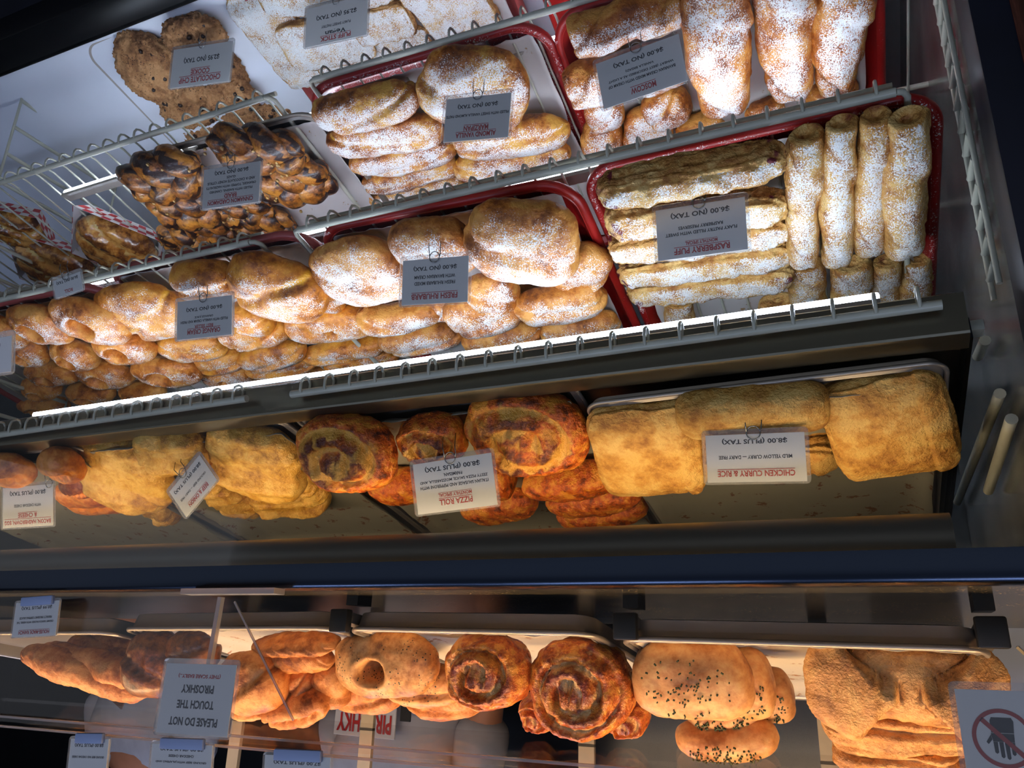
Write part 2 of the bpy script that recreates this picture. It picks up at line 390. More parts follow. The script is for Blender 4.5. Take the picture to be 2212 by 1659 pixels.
# ------------------------------------------------------------------ pastry generator
def lump(L, Wd, H, seed, kind='bun', pe=2.6, ce=2.3, flat=.75, amp=.0025, nsc=30, nu=64, nv=52, taper=0., bend=0., hole=(0, 0), turns=2.6, opt=0.):
    rs = np.random.RandomState(seed)
    t = -np.cos(np.pi * np.arange(nu + 1) / nu)
    if pe > 5: t = np.sign(t) * np.abs(t) ** .8
    ph = 2 * np.pi * np.arange(nv) / nv
    T, PH = np.meshgrid(t, ph, indexing='ij')
    r = np.clip(1 - np.abs(T) ** pe, 0, 1) ** (1 / min(pe, 2.6))
    c, s_ = np.cos(PH), np.sin(PH)
    cy = np.sign(c) * np.abs(c) ** (2 / ce); cz = np.sign(s_) * np.abs(s_) ** (2 / ce)
    X = T; Y = r * cy; Z = r * cz
    w = 1 - taper * (T + 1) / 2
    P = np.stack([L / 2 * X, Wd / 2 * Y * w, H / 2 * Z * np.where(Z < 0, flat, 1) * (1 - taper * .6 * (T + 1) / 2)], -1)
    Nn = np.stack([np.sign(X) * np.abs(X) ** (pe - 1) * 2 / L, np.sign(Y) * np.abs(Y) ** (ce - 1) * 2 / Wd, np.sign(Z) * np.abs(Z) ** (ce - 1) * 2 / H], -1)
    Nn /= np.linalg.norm(Nn, axis=-1, keepdims=True) + 1e-9
    off = rs.uniform(0, 90, 3)
    n1 = perlin(P * nsc + off); n2 = perlin(P * nsc * 2.7 + off + 5); n3 = perlin(P * nsc * 7 + off + 9)
    n0 = perlin(P * 11 + off)
    D = amp * (1.6 * n1 + .8 * n2 + .35 * n3) + n0 * amp * 2.2
    tone = .25 * n1 + .1; acc = np.zeros_like(D); bare = np.zeros_like(D)
    up = np.clip(Nn[..., 2], 0, 1)
    th = rs.uniform(-.9, .9)
    if kind == 'bun':
        s = Y * math.cos(th) + X * math.sin(th) * .8 - rs.uniform(-.15, .35) + .35 * n0 + .2 * n1
        D += .10 * H * sig(s / .05) - .12 * H * np.exp(-(s / .09) ** 2) * (np.abs(Nn[..., 2]) ** .5)
        acc = .5 * np.exp(-((s + .1) / .15) ** 2); tone += .25 * up
        tone += -.4 * np.exp(-(s / .15) ** 2)
    elif kind == 'ring':
        hx, hy = hole
        d2 = ((X - hx) / (.20 + opt)) ** 2 + ((Y - hy) / (.26 + opt)) ** 2
        k = np.exp(-d2 ** 1.5)
        P[..., 2] -= k * H * 1.0 * (Nn[..., 2] > 0); D += .06 * H * np.exp(-((np.sqrt(d2) - 1.7) / .4) ** 2)
        ang = np.arctan2(Y - hy, X - hx); D -= .07 * H * np.exp(-((ang - th * 2) / .25) ** 2) * up
        acc = .6 * k; tone += .2 * up - .3 * k; bare = k
    elif kind == 'roll':
        uu = PH / (2 * np.pi) + .55 * X + .12 * n1
        sw = uu * 1.5 % 1.0
        D += .13 * H * sw * (1 - np.exp(-((1 - sw) / .08) ** 2)) - .03 * H
        e = np.clip((np.abs(T) - .88) / .12, 0, 1)
        inn = 1 - r
        P[..., 0] -= np.sign(T) * e * inn * L * .10
        D += e * .05 * H * np.sin(r * 16 + PH)
        tone += .2 * up + .25 * (sw > .85); bare = e * .6; acc = e * .75 * opt
    elif kind == 'flat':      # strudel strip with flaky cut ends
        lat = 1 - np.abs(Nn[..., 2]) ** 2
        D += lat * .0022 * np.sin(P[..., 2] * 900 + 5 * n1) + amp * n3
        D += .05 * H * np.sin(X * 16 + n1 * 5) * up
        acc = np.clip(n2 * 2.2, 0, 1) * (np.abs(T) > .8) + (n1 > .42) * .8
        bare = .9 * np.clip(lat * 1.5, 0, 1) ** 2
        tone += .4 * lat
    elif kind == 'puff':
        lat = 1 - np.abs(Nn[..., 2]) ** 2
        D += lat * .0018 * np.sin(P[..., 2] * 1100 + 6 * n1)
        s = X * rs.choice([-1, 1]) - .62 + .08 * n0
        D += .06 * H * sig(s / .02) - .05 * H * np.exp(-(s / .03) ** 2)
        P[..., 2] *= 1 - .30 * np.clip((np.maximum(np.abs(X), np.abs(Y)) - .55) / .45, 0, 1) ** 2
        tone += .25 * up * (n0 > 0) + .3 * lat - .2
    elif kind == 'envelope':
        s = np.abs(X + .06) - .10 - .62 * np.abs(Y - .12) + .10 * n0 + .04 * n1
        D += (.34 * H * sig(s / .014) - .12 * H * np.exp(-((s + .03) / .03) ** 2)) * np.clip(up * 2, 0, 1)
        D += .03 * H * np.sin(X * 22 + n1 * 4) * up * sig(s / .03)
        tone += .35 * np.exp(-((s - .08) / .07) ** 2) - .2 * np.exp(-(s / .05) ** 2)
    elif kind == 'puffsoft':
        s = Y * math.cos(th) + X * math.sin(th) - .1 + .4 * n0
        D += .14 * H * sig(s / .07) - .16 * H * np.exp(-(s / .1) ** 2)
        D += .05 * H * np.sin(Y * 14 + n1 * 6) * up
        tone += .2 * n2
    elif kind == 'swirl':
        rho = np.sqrt(X ** 2 + Y ** 2); an = np.arctan2(Y, X)
        ph_ = rho * turns - an / (2 * np.pi) + .18 * n1
        rid = np.abs(np.sin(np.pi * ph_)) ** .7
        m = np.clip(1 - rho ** 7, 0, 1) * up
        P[..., 2] += H * .26 * (rid - .65) * m + H * .10 * n2 * m + H * .06 * n3 * m
        acc = (.75 - .9 * rid + .6 * n2) * m + opt * (.5 * n1 + .3) * m
        tone = .9 * rid * m * (.55 + n1) + .1
    elif kind == 'cookie':
        D += amp * 1.3 * n3 + amp * n2
        rho = np.sqrt(X ** 2 + Y ** 2); D -= .05 * H * rho ** 4
        cr = np.abs(n1); D -= .10 * H * np.exp(-(cr / .05) ** 2) * up
        tone = .3 * n1 + .35 * (rho > .8)
    elif kind == 'fold':      # long layered folds
        s = Y + .18 * np.sin(X * 2.2) + .15 * n0
        rid = np.abs(np.sin(s * 5.2))
        D += H * .15 * (rid - .5) * up + .02 * H * n2
        acc = (rid < .45) * .5; tone = .2 + .7 * (rid > .75) * (n1 + .5)
    elif kind == 'slash':     # loaf with shallow cuts
        rid = np.exp(-((X * 4.5 + Y * 1.2) % 1.6 - .8) ** 2 / .02)
        D -= .08 * H * rid * up; tone += .15 * up - .3 * rid
    elif kind == 'open':      # long bun split open showing filling
        s = Y - .15 + .1 * n0
        D -= .22 * H * np.exp(-(s / .22) ** 2) * up * np.clip(1 - X ** 4, 0, 1)
        acc = np.exp(-(s / .25) ** 2) * up; tone += .35 * n1
        D += .05 * H * np.sin(X * 18 + n1 * 4) * np.exp(-(s / .3) ** 2)
    P = P + Nn * D[..., None]
    if bend:
        P[..., 1] += bend * (T ** 2) * Wd
    V = P[1:-1].reshape(-1, 3); n = nu - 1
    Fc = [(i * nv + j, i * nv + (j + 1) % nv, (i + 1) * nv + (j + 1) % nv, (i + 1) * nv + j) for i in range(n - 1) for j in range(nv)]
    V = np.vstack([V, P[0].mean(0), P[-1].mean(0)]); a, b = len(V) - 2, len(V) - 1
    Fc += [(a, (j + 1) % nv, j) for j in range(nv)] + [(b, (n - 1) * nv + j, (n - 1) * nv + (j + 1) % nv) for j in range(nv)]
    fl = lambda q: np.concatenate([q[1:-1].ravel(), [q[0].mean(), q[-1].mean()]])
    # faces point outwards: reversed winding
    Fc = [f[::-1] for f in Fc]
    return V, Fc, dict(tone=fl(tone), accent=fl(acc), bare=fl(bare))

_seed = [11]
def frame_for(p1, p2, wpx, c0, nrm):
    """axis system for an item whose long axis runs between two photo points, lying in the plane (c0,nrm)"""
    a = on_plane(*p1, c0, nrm); b = on_plane(*p2, c0, nrm)
    xa = (b - a); L = xa.length; xa.normalize()
    dx, dy = p2[0] - p1[0], p2[1] - p1[1]; l = math.hypot(dx, dy); cx, cy = (p1[0] + p2[0]) / 2, (p1[1] + p2[1]) / 2
    q1 = on_plane(cx - dy / l * wpx / 2, cy + dx / l * wpx / 2, c0, nrm); q2 = on_plane(cx + dy / l * wpx / 2, cy - dx / l * wpx / 2, c0, nrm)
    ya = nrm.cross(xa).normalized()
    Wd = abs((q2 - q1).dot(ya))
    R = Matrix((xa, ya, nrm)).transposed()
    return L, Wd, R
def plane_at(Y0, Z0, tilt):
    a = math.radians(tilt)
    return Vector((0, Y0, Z0)), Vector((0, -math.sin(a), math.cos(a)))

def pastry(name, mat, p1, p2, wpx, H, plane, lift=None, lean=0, floor=-.02, label=None, cat='pastry', group=None, lmax=None, **kw):
    p0, n = plane
    if lift is None: lift = 0
    h = floor + H * .44 + lift
    tilt = math.degrees(math.atan2(-n.y, n.z))
    c = on_plane((p1[0] + p2[0]) / 2, (p1[1] + p2[1]) / 2, p0 + n * h, n)
    a = math.radians(tilt + lean); no = Vector((0, -math.sin(a), math.cos(a)))
    L, Wd, R = frame_for(p1, p2, wpx, c, no)
    v = (c - Vector((0, 0, CZ))).normalized(); sv = abs(v.dot(no)); cv = math.sqrt(max(0, 1 - sv * sv))
    vp = v - no * v.dot(no)
    if vp.length > 1e-4:                       # the thickness shows on the silhouette too: take it off the length and width
        vp.normalize(); k2 = (H * .85 * cv / max(sv, .25)) ** 2
        xa_, ya_ = R.col[0], R.col[1]
        L = math.sqrt(max(L * L - k2 * xa_.dot(vp) ** 2, (.45 * L) ** 2)); Wd = math.sqrt(max(Wd * Wd - k2 * ya_.dot(vp) ** 2, (.55 * Wd) ** 2, (H*.8)**2 if Wd>H*.8 else 0))
    _seed[0] += 1
    V, Fc, at = lump(L, Wd, H, _seed[0], **kw)
    o = mk(name, V, Fc, mat, None, True, at)
    o.matrix_world = Matrix.Translation(c) @ R.to_4x4()
    tag(o, label, cat, group)
    return o, (L, Wd, H)

# ------------------------------------------------------------------ trays and pans
def rrect(w, d, r, n=8):
    r = max(r, .001); pts = []
    for cx, cy, a0 in ((w / 2 - r, d / 2 - r, 0), (-w / 2 + r, d / 2 - r, 90), (-w / 2 + r, -d / 2 + r, 180), (w / 2 - r, -d / 2 + r, 270)):
        for k in range(n + 1):
            a = math.radians(a0 + 90 * k / n); pts.append((cx + r * math.cos(a), cy + r * math.sin(a)))
    return pts
def tray(name, mat, w, d, h, R, prof, parent_loc, rot, label, cat, group=None, rim_r=.004, rimmat=None):
    """rolled-rim tray; local origin at middle of the FRONT rim, y to the back, z up, rim top at z=0"""
    e = empty(name, parent_loc, rot); tag(e, label, cat, group)
    loops = []
    slope = prof
    # inner floor -> wall -> rim -> outer wall -> bottom
    seq = [(slope + .004, -h), (slope, -h + .002), (.012, -.004), (.010, -.001)]
    outer = [(.004, -.004), (.006, -.006), (slope - .003, -h - .001), (slope + .004, -h - .003)]
    def build(sq, nm, m, cap0, cap1):
        V = []; Fc = []; k = None
        for ins, z in sq:
            p = rrect(w - 2 * ins, d - 2 * ins, R - ins * .7); k = len(p)
            V += [(x, y + d / 2, z) for x, y in p]
        for i in range(len(sq) - 1):
            for j in range(k): Fc.append((i * k + j, i * k + (j + 1) % k, (i + 1) * k + (j + 1) % k, (i + 1) * k + j))
        if cap0: Fc.append(tuple(range(k))[::-1])
        if cap1: Fc.append(tuple((len(sq) - 1) * k + j for j in range(k)))
        return shade_auto(mk(nm, V, Fc, m, e, True), 50)
    build(seq + outer, 'tray_body', mat, True, True)
    rr = rrect(w - 2 * rim_r, d - 2 * rim_r, R - rim_r, 10)
    rim = G().tube([(x, y + d / 2, -rim_r) for x, y in rr], rim_r, 10, True).build('rim', rimmat or mat, e, True)
    shade_auto(rim, 80)
    return e
def paper(mat, w, d, h, loc, rot, label, seed=1, group=None, wall=.016, back=0.):
    """parchment sheet lying in a tray with its edges curling up the walls"""
    n = 36; V = []; Fc = []
    for j in range(n + 1):
        for i in range(n + 1):
            x = (i / n - .5) * w; y = j / n * d
            ed = min(w / 2 - abs(x), y, d - y + back)
            z = -h + .003 + wall * max(0, 1 - ed / .022) ** 1.5
            nn = perlin(np.array([x * 18 + seed, y * 18, seed * 3.1])); n2 = perlin(np.array([x * 60, y * 60 + seed, 2.]))
            k = max(0, 1 - ed / .022)
            V.append((x + nn * .006 * k, y + .02 + n2 * .004 * k, z + abs(float(nn)) * .004 + float(n2) * .003 * k))
    for j in range(n):
        for i in range(n): Fc.append((j * (n + 1) + i, j * (n + 1) + i + 1, (j + 1) * (n + 1) + i + 1, (j + 1) * (n + 1) + i))
    o = mk('parchment_liner', V, Fc, mat); o.matrix_world = Matrix.Translation(Vector(loc)) @ rot.to_4x4()
    s = o.modifiers.new('thickness', 'SOLIDIFY'); s.thickness = .0005
    tag(o, label, 'paper liner', group); return o
def rot_tray(tilt, yaw=0):
    return Matrix.Rotation(math.radians(yaw), 3, 'Z') @ Matrix.Rotation(math.radians(tilt), 3, 'X')
def red_tray(pl, pr, Yf, tilt, mat, label, depth=.42, h=.022, R=.05, rim_r=.006, paper_label=None, name='serving_tray', cat='tray', slope=.022, seed=1, pmat='paper', shrink=1.):
    """front corners given as photo points; front rim at depth Yf"""
    a, b = atY(*pl, Yf), atY(*pr, Yf)          # photo left -> world right
    c = (a + b) / 2; w = (a - b).length * shrink
    yaw = math.degrees(math.atan2(a.y - b.y, a.x - b.x))
    sl = math.asin(max(-1, min(1, (a.z - b.z) / (a - b).length)))
    R_ = Matrix.Rotation(-sl, 3, 'Y') @ rot_tray(tilt, yaw)
    e = tray(name, mat, w, depth, h, R, slope, c, R_, label, cat, rim_r=rim_r)
    if paper_label:
        paper(pmat, w - 2 * slope - .004, depth - .05, h, c, R_, paper_label, seed)
    n = R_ @ Vector((0, 0, 1)); return (c.copy(), n), R_, w

# ================================================================== STRUCTURE
def struct(name, g, mat, smooth=False):
    o = g.build(name, mat, None, smooth); o['kind'] = 'structure'; return o
Zc = CZ
struct('floor', G().box((.6, 0, -.02), (9, 8, .04)), 'floor')
struct('ceiling', G().box((.6, 0, 2.92), (9, 8, .04)), 'ceiling')
struct('wall_back', G().box((.6, 3.3, 1.45), (9, .06, 2.9)), 'kitchen')
struct('wall_left', G().box((-2.4, 1.0, 1.45), (.06, 4.7, 2.9)), 'kitchen')
struct('wall_right', G().box((4.6, 1.0, 1.45), (.06, 4.7, 2.9)), 'kitchen')
for i, (x, y) in enumerate([(-.6, -1.2), (.9, -1.2), (2.4, -1.2), (1.3, 1.75)]):  # unseen fill lights, added to brighten the case front and the people
    e = tag(empty('fill_light', (x, y, 2.88)), 'added cool white fill panel near the ceiling, out of view', 'fill light', 'fill lights')
    G().box((0, 0, 0), (.9, .34, .03)).build('frame', 'black', e); G().box((0, 0, -.018), (.84, .28, .008)).build('lens', 'filllamp', e)

SLOPE = math.tan(math.radians(12.4))
# ---- display case shell (one thing with parts)
case = tag(empty('display_case', (.6, .66, 0)), 'refrigerated glass-fronted display case holding the rows of trays', 'display case')
def cpart(name, g, mat, auto=False):
    o = g.build(name, mat, case); o.matrix_parent_inverse = Matrix.Translation((.6, .66, 0)).inverted()
    if auto: shade_auto(o)
    return o
XL, XR = -.14, 2.1
cpart('base_rail', G().box(((XL + XR) / 2 - .01, .632, Zc - .975), (XR - XL + .08, .062, .055), bev=.004), 'blackmetal', True)
cpart('plinth', G().box(((XL + XR) / 2, .9, (Zc - 1.04) / 2), (XR - XL, .5, Zc - 1.04)), 'navy')
cpart('end_frame', G().box((-.146, .650, Zc - .51), (.030, .05, .90), bev=.003), 'navy', True)
g = G().prism([(.668, Zc - 1.012), (1.22, Zc - 1.012 + .552 * SLOPE), (1.22, Zc - 1.03 + .552 * SLOPE), (.668, Zc - 1.03)], XL, XR)
cpart('deck', g, 'deck')
cpart('back_panel', G().box(((XL + XR) / 2, 1.26, Zc - .54), (XR - XL, .02, .93)), 'caseback')
cpart('side_lining', G().box((-.139, .955, Zc - .53), (.006, .57, .9)), 'sidewall')
cpart('side_lining', G().box((2.1, .955, Zc - .53), (.006, .57, .9)), 'sidewall')
cpart('front_glass', G().box(((XL + XR) / 2 + .003, .657, Zc - .505), (XR - XL - .006, .005, .885)), 'glass')

# ---- counter above the case
ctr = tag(empty('counter_top', (.6, .64, 0)), 'dark glass counter top with a brushed steel front edge between the two lit zones', 'counter')
def ctpart(name, g, mat, auto=False):
    o = g.build(name, mat, ctr); o.matrix_parent_inverse = Matrix.Translation((.6, .64, 0)).inverted()
    if auto: shade_auto(o)
    return o
prof = [(.640, Zc - .0855), (.640, Zc - .0655), (.642, Zc - .0625), (.646, Zc - .0615), (.665, Zc - .0615), (.665, Zc - .0855)]
ctpart('steel_edge', G().prism(prof, -1.2, 2.4), 'counter', True)
m_, nt_, b_ = newmat('counter_glass'); MT['counterglass'] = m_
co_ = coords(nt_, False); vv = N(nt_, 'ShaderNodeTexVoronoi'); vv.inputs['Scale'].default_value = 210; nt_.links.new(co_, vv.inputs['Vector'])
cr_ = math_(nt_, 'MULTIPLY', smooth(nt_, math_(nt_, 'MULTIPLY', vv.outputs['Distance'], -1), -.24, -.14), smooth(nt_, noise(nt_, co_, 9, 2), .44, .56))
nt_.links.new(mixc(nt_, cr_, lin('3A362C'), lin('C8A870')), b_.inputs['Base Color']); b_.inputs['Roughness'].default_value = .22
ctpart('glass_top', G().box((.6, 1.03, Zc - .073), (3.6, .72, .008)), 'counterglass')
# curved grey reflector under the counter with its warm lamp
ref = tag(empty('lamp_reflector', (.7, .70, Zc - .1)), 'long curved grey lamp reflector under the steel counter edge', 'lamp reflector')
pr = []
for k in range(9):
    a = math.radians(-80 + 20 * k / 1.25)
    pr.append((.716 - .020 * math.cos(a), Zc - .104 + .0195 * math.sin(a)))
pr += [(y + .002, z) for y, z in pr[::-1]]
o = G().prism(pr, -.066, 2.0).build('shell', 'grey', ref); o.matrix_parent_inverse = Matrix.Translation((.7, .70, Zc - .1)).inverted(); shade_auto(o, 60)
o = G().box((.95, .714, Zc - .097), (2.0, .013, .010)).build('lens', 'warmmid', ref); o.matrix_parent_inverse = Matrix.Translation((.7, .70, Zc - .1)).inverted()

# ---- steel shelf with the savoury pans
sh = tag(empty('steel_shelf', (0, 0, 0)), 'sloping brushed steel shelf with a turned-down front lip under the savoury pans', 'shelf')
s12 = math.tan(math.radians(12.1))
zt = Zc - .258
prof = [(.688, Zc - .302), (.685, Zc - .300), (.685, Zc - .266), (.686, Zc - .264), (.689, Zc - .2625), (.708, Zc - .259), (.7095, Zc - .281), (1.17, Zc - .281 + s12 * .46), (1.17, Zc - .284 + s12 * .46), (.707, Zc - .284), (.706, Zc - .264), (.689, Zc - .267)]
shade_auto(G().prism(prof, -.099, 2.05).build('shelf_plate', 'steel', sh), 25)
G().box((-.0995, .93, Zc - .222), (.004, .48, .02), Matrix.Rotation(math.radians(12.1), 3, 'X')).build('side_flange', 'steeldark', sh)
shade_auto(G().box((-.108, .72, Zc - .280), (.012, .02, .010), bev=.002).build('bracket', 'wire', sh))

# ---- wire shelves
def wire_shelf(pa, pb, k_Y, label, x_extra=(0, 0), deck=.0185, group='wire shelves', r=.0043, endbar=(True, True)):
    """front rail between photo points pa (photo left) and pb (photo right) at depth k_Y"""
    A, B = atY(*pa, k_Y), atY(*pb, k_Y)
    d = (B - A).normalized(); A = A - d * x_extra[0]; B = B + d * x_extra[1]
    e = tag(empty('wire_shelf', tuple(A)), label, 'wire shelf', group)
    L = (B - A).length
    xl = A.x - B.x
    dx = B - A
    shade_auto(G().tube([(0, 0, 0), tuple(dx)], r, 14).build('front_rail', 'wire', e), 60)
    off = Vector((0, .020, -.0225))
    if deck > .01: shade_auto(G().tube([tuple(off), tuple(dx + off)], r * .8, 12).build('support_bar', 'wire', e), 60)
    offb = Vector((0, .25, -.0235 + .23 * SLOPE))
    if deck > .01: shade_auto(G().tube([tuple(offb), tuple(dx + offb)], r * .8, 10).build('support_bar', 'wire', e), 60)
    offc = Vector((0, .47, -.0235 + .45 * SLOPE))
    if deck > .01: shade_auto(G().tube([tuple(offc), tuple(dx + offc)], r * .8, 10).build('support_bar', 'wire', e), 60)
    if deck < .01:
        P = [(0, .010, -.006), (0, .010, -.014), (0, .006, -.0190), (0, .001, -.0190), (0, -.0045, -.0150), (0, -.0060, -.009), (0, -.0058, -.002), (0, -.004, .001)]
    else: P = [(0, .47, -.0185 + .45 * SLOPE)]
    if deck > .01: P += [(0, .03, -.0180), (0, .010, -.0182), (0, .002, -.0175), (0, -.0035, -.0145), (0, -.0060, -.009), (0, -.0058, -.002), (0, -.004, .001)]
    n = int(L / .0315)
    wire = G().tube(P, .0017, 7)
    w0 = None
    for i in range(n):
        t = (i + .5) / n
        if w0 is None: w0 = shade_auto(wire.build('cross_wire', 'wire', e), 80); w = w0
        else: w = w0.copy(); COL.objects.link(w); w.parent = e
        w.location = dx * t
    for side, p, s in ((0, Vector((0, 0, 0)), -1), (1, dx, 1)):
        if not endbar[side]: continue
        q = d * s
        shade_auto(G().tube([tuple(p + q * .0), tuple(p + q * .006 + Vector((0, .002, 0))), tuple(p + q * .010 + Vector((0, .010, 0))), tuple(p + q * .010 + Vector((0, .47, .46 * SLOPE)))], r * .75, 8).build('end_bar', 'wire', e), 60)
    return e
wire_shelf((630, 852), (2035, 658), .674, 'white wire shelf right under the steel shelf, its long right-hand section', endbar=(0, 0), deck=0)
wire_shelf((0, 939), (533, 861), .674, 'white wire shelf section under the steel shelf at the left of the photo', x_extra=(.35, 0), endbar=(0, 0), deck=0)
wire_shelf((645, 497), (1935, 199), .676, 'white wire shelf holding the rhubarb and raspberry trays', endbar=(1, 1))
wire_shelf((0, 648), (540, 523), .676, 'white wire shelf under the orange cream and ring bun trays, left in the photo', x_extra=(.35, 0), endbar=(0, 1))
wire_shelf((678, 172), (1264, 0), .676, 'white wire shelf holding the almond and moscow trays', x_extra=(0, .42), endbar=(1, 1))
wire_shelf((0, 395), (571, 211), .676, 'white wire shelf holding the dark braid tray', x_extra=(.45, 0), endbar=(0, 1))

# ---- light tubes
def led(pa, pb, Y, label, mat='led', w=.014):
    A, B = atY(*pa, Y), atY(*pb, Y); c = (A + B) / 2
    e = tag(empty('shelf_light', tuple(c)), label, 'light tube', 'shelf light tubes'); L = (A - B).length
    ang = math.atan2(A.z - B.z, A.x - B.x); R = Matrix.Rotation(-ang, 3, 'Y')
    o = shade_auto(G().box((0, 0, 0), (L, w, .008), R, .003).build('lens', mat, e))
    G().box((0, .001, .0065), (L, w + .004, .005), R).build('housing', 'post', e)
    return e
led((80, 899), (1900, 645), .75, 'glowing white light tube under the front of the steel shelf', w=.018)
led((150, 632), (1880, 222), .75, 'glowing white light tube under the wire shelf of the rhubarb tray')
led((143, 419), (1900, -130), .75, 'glowing white light tube seen through the wire shelf beside the braid tray')

# ---- side racks
def side_rack(X, Y0, Y1, z0, z1, label, step=.028):
    e = tag(empty('side_rack', (X, Y0, z0)), label, 'shelf rack', 'side racks'); h = z1 - z0; d = Y1 - Y0
    for yy in (0, d): shade_auto(G().tube([(0, yy, 0), (0, yy, h)], .0025, 10).build('upright', 'wire', e), 60)
    r0 = None
    for i in range(int(h / step)):
        if r0 is None: r0 = shade_auto(G().tube([(0, 0, 0), (0, d, 0)], .0036, 8).build('rung', 'wire', e), 60); r = r0
        else: r = r0.copy(); COL.objects.link(r); r.parent = e
        r.location = (0, 0, .01 + i * step)
    return e
side_rack(-.128, .700, .735, Zc - .86, Zc - .31, 'white wire rack against the side wall right of the raspberry tray', .026)
side_rack(1.39, .75, .98, Zc - 1.0, Zc - .24, 'white wire rack at the far left edge of the photo behind the boats', .06)

for pts, lab in ((((2128, 735), (2112, 770)), 'short white tube end on the side wall beside the steel shelf'), (((2160, 850), (2068, 1085)), 'long slanting white tube on the side wall right of the square curry puff'), (((2185, 905), (2135, 1060)), 'shorter slanting tube on the side wall at the right edge of the photo')):
    A, B = atX(*pts[0], -.126), atX(*pts[1], -.126)
    o = shade_auto(G().tube([(0, 0, 0), tuple(B - A)], .0075 if len(lab) < 60 else .005, 12).build('wall_tube', 'wire')); o.location = A
    tag(o, lab, 'tube')
c = atY(2180, 1380, 1.5); w_ = (atY(2098, 1380, 1.5) - atY(2290, 1380, 1.5)).length
e = tag(empty('wall_board', tuple(c)), 'pale blue board with small tan marks behind the right end of the hot pans', 'board')
G().box((0, 0, .02), (w_, .01, .26)).build('panel', 'bluegrey', e)
g = G()
for dx_, dz_ in ((-.02, -.05), (.045, -.05), (-.02, .02), (.045, .02), (.012, -.012)):
    for a_ in (-.7, .7): g.box((dx_ - .006 * math.copysign(1, a_), -.006, dz_), (.004, .002, .02), Matrix.Rotation(a_, 3, 'Y'))
g.build('tan_marks', 'paperhot', e)
# ---- laminate side: things left of the glass in the upright room (photo right edge)
e = tag(empty('side_cabinet', (-.2, .80, 0)), 'walnut laminate cabinet side next to the dark end frame', 'cabinet')
G().box((.018, 0, (Zc - .285) / 2), (.040, .22, Zc - .285)).build('panel', 'wood', e)
G().box((.018, 0, Zc - .225), (.040, .22, .12)).build('upper_panel', 'bluegrey', e)
struct('wall_side', G().box((-.75, .88, .55), (1.0, .03, 1.1)), 'redwall')

# ---- hot case: support rails with black end caps
for x, y, lab in ((740, 1345, 'black-capped support rail between the two left hot pans'), (1354, 1358, 'black-capped support rail between the dill ring pan and the herb bun pan'), (2142, 1372, 'black-capped support rail at the right end of the hot pans')):
    c = atY(x, y, .80); e = tag(empty('support_rail', tuple(c)), lab, 'support rail')
    shade_auto(G().box((0, -.004, -.002), (.024, .012, .026), bev=.002).build('end_cap', 'black', e))
    R = Matrix.Rotation(math.radians(6), 3, 'X')
    G().box((0, .23, .018), (.02, .46, .012), R).build('bar', 'pan', e)
    G().box((0, .03, (Zc - .069 - c.z - .014) / 2 - .007), (.016, .03, max(.004, c.z - .014 - Zc + .069))).build('foot', 'black', e)
# acrylic guard in front of the hot pans
gd = tag(empty('acrylic_guard', (.9, .652, 0)), 'clear acrylic sneeze guard standing on the counter edge before the hot pans', 'sneeze guard')
def gp(name, g, mat):
    o = g.build(name, mat, gd); o.matrix_parent_inverse = Matrix.Translation((.9, .652, 0)).inverted(); return o
zg = Zc + .080
gp('front_pane', G().box((.9, .652, (Zc - .061 + zg) / 2), (3.0, .005, zg - Zc + .061)), 'acrylic')
gp('top_shelf', G().box((.9, .80, zg + .003), (3.0, .30, .005)), 'acrylic')
gp('edge_strip', G().box((.9, .648, zg + .004), (3.0, .004, .0022)), 'acrylicedge')
gp('edge_strip', G().box((.9, .646, zg - .006), (3.0, .004, .0022)), 'acrylicedge')
# heat lamp over the hot pans
hl = tag(empty('heat_lamp', (.6, .80, Zc + .40)), 'warm heat lamp bar above the hot pans', 'lamp')
G().box((0, 0, .01), (2.6, .07, .03)).build('housing', 'steel', hl); G().box((0, 0, -.008), (2.5, .045, .008)).build('lens', 'warmhot', hl)
# white posts behind the pans
for px, py, lab in ((792, 1600, 'white metal post behind the dill ring pan'), (1268, 1620, 'white metal post behind the cheese swirls'), (1790, 1600, 'white metal post behind the folded puffs'), (515, 1560, 'white metal post behind the warning sign')):
    c = atY(px, py, 1.30); e = tag(empty('metal_post', (c.x, 1.30, Zc - .07)), lab, 'post')
    G().box((0, 0, .32), (.026, .008, .64)).build('strip', 'post', e)
    G().box((.0, -.001, .19), (.027, .008, .004)).build('joint', 'black', e)
cb = tag(empty('kitchen_cabinet', (.35, 2.6, 0)), 'dark brown kitchen cabinet far behind the hot pans', 'cabinet')
G().box((0, 0, .8), (1.6, .5, 1.6)).build('body', 'kitchen2', cb); G().box((0, -.26, 1.2), (.7, .01, .5)).build('door', 'steeldark', cb)
G().box((.38, -.27, 1.2), (.7, .01, .5)).build('door', 'steeldark', cb)

# ================================================================== TRAYS
PL = {}
T12 = 12.4
PL['rasp'] = red_tray((1242, 371), (2045, 190), .690, T12, 'redtray', 'red plastic tray of raspberry puffs, largest tray at the right of the photo', paper_label='white paper lining the raspberry puff tray', seed=2, R=.045)
PL['rhub'] = red_tray((663, 500), (1238, 384), .690, T12, 'redtray2', 'red plastic tray of rhubarb buns beside the raspberry tray', paper_label='white paper lining the rhubarb bun tray', seed=3)
PL['orange'] = red_tray((208, 589), (660, 496), .690, T12, 'pinktray', 'pink-red tray of orange cream buns left of the rhubarb tray', paper_label='white paper lining the orange cream tray', seed=4)
PL['cherry'] = red_tray((-260, 706), (204, 612), .690, T12, 'pinktray', 'pink-red tray of ring buns at the left edge of the photo', paper_label='white paper lining the ring bun tray', seed=5)
PL['almond'] = red_tray((640, 199), (1174, 34), .690, T12, 'redtray', 'red plastic tray of almond vanilla marzipan buns', paper_label='white paper lining the marzipan bun tray', seed=6)
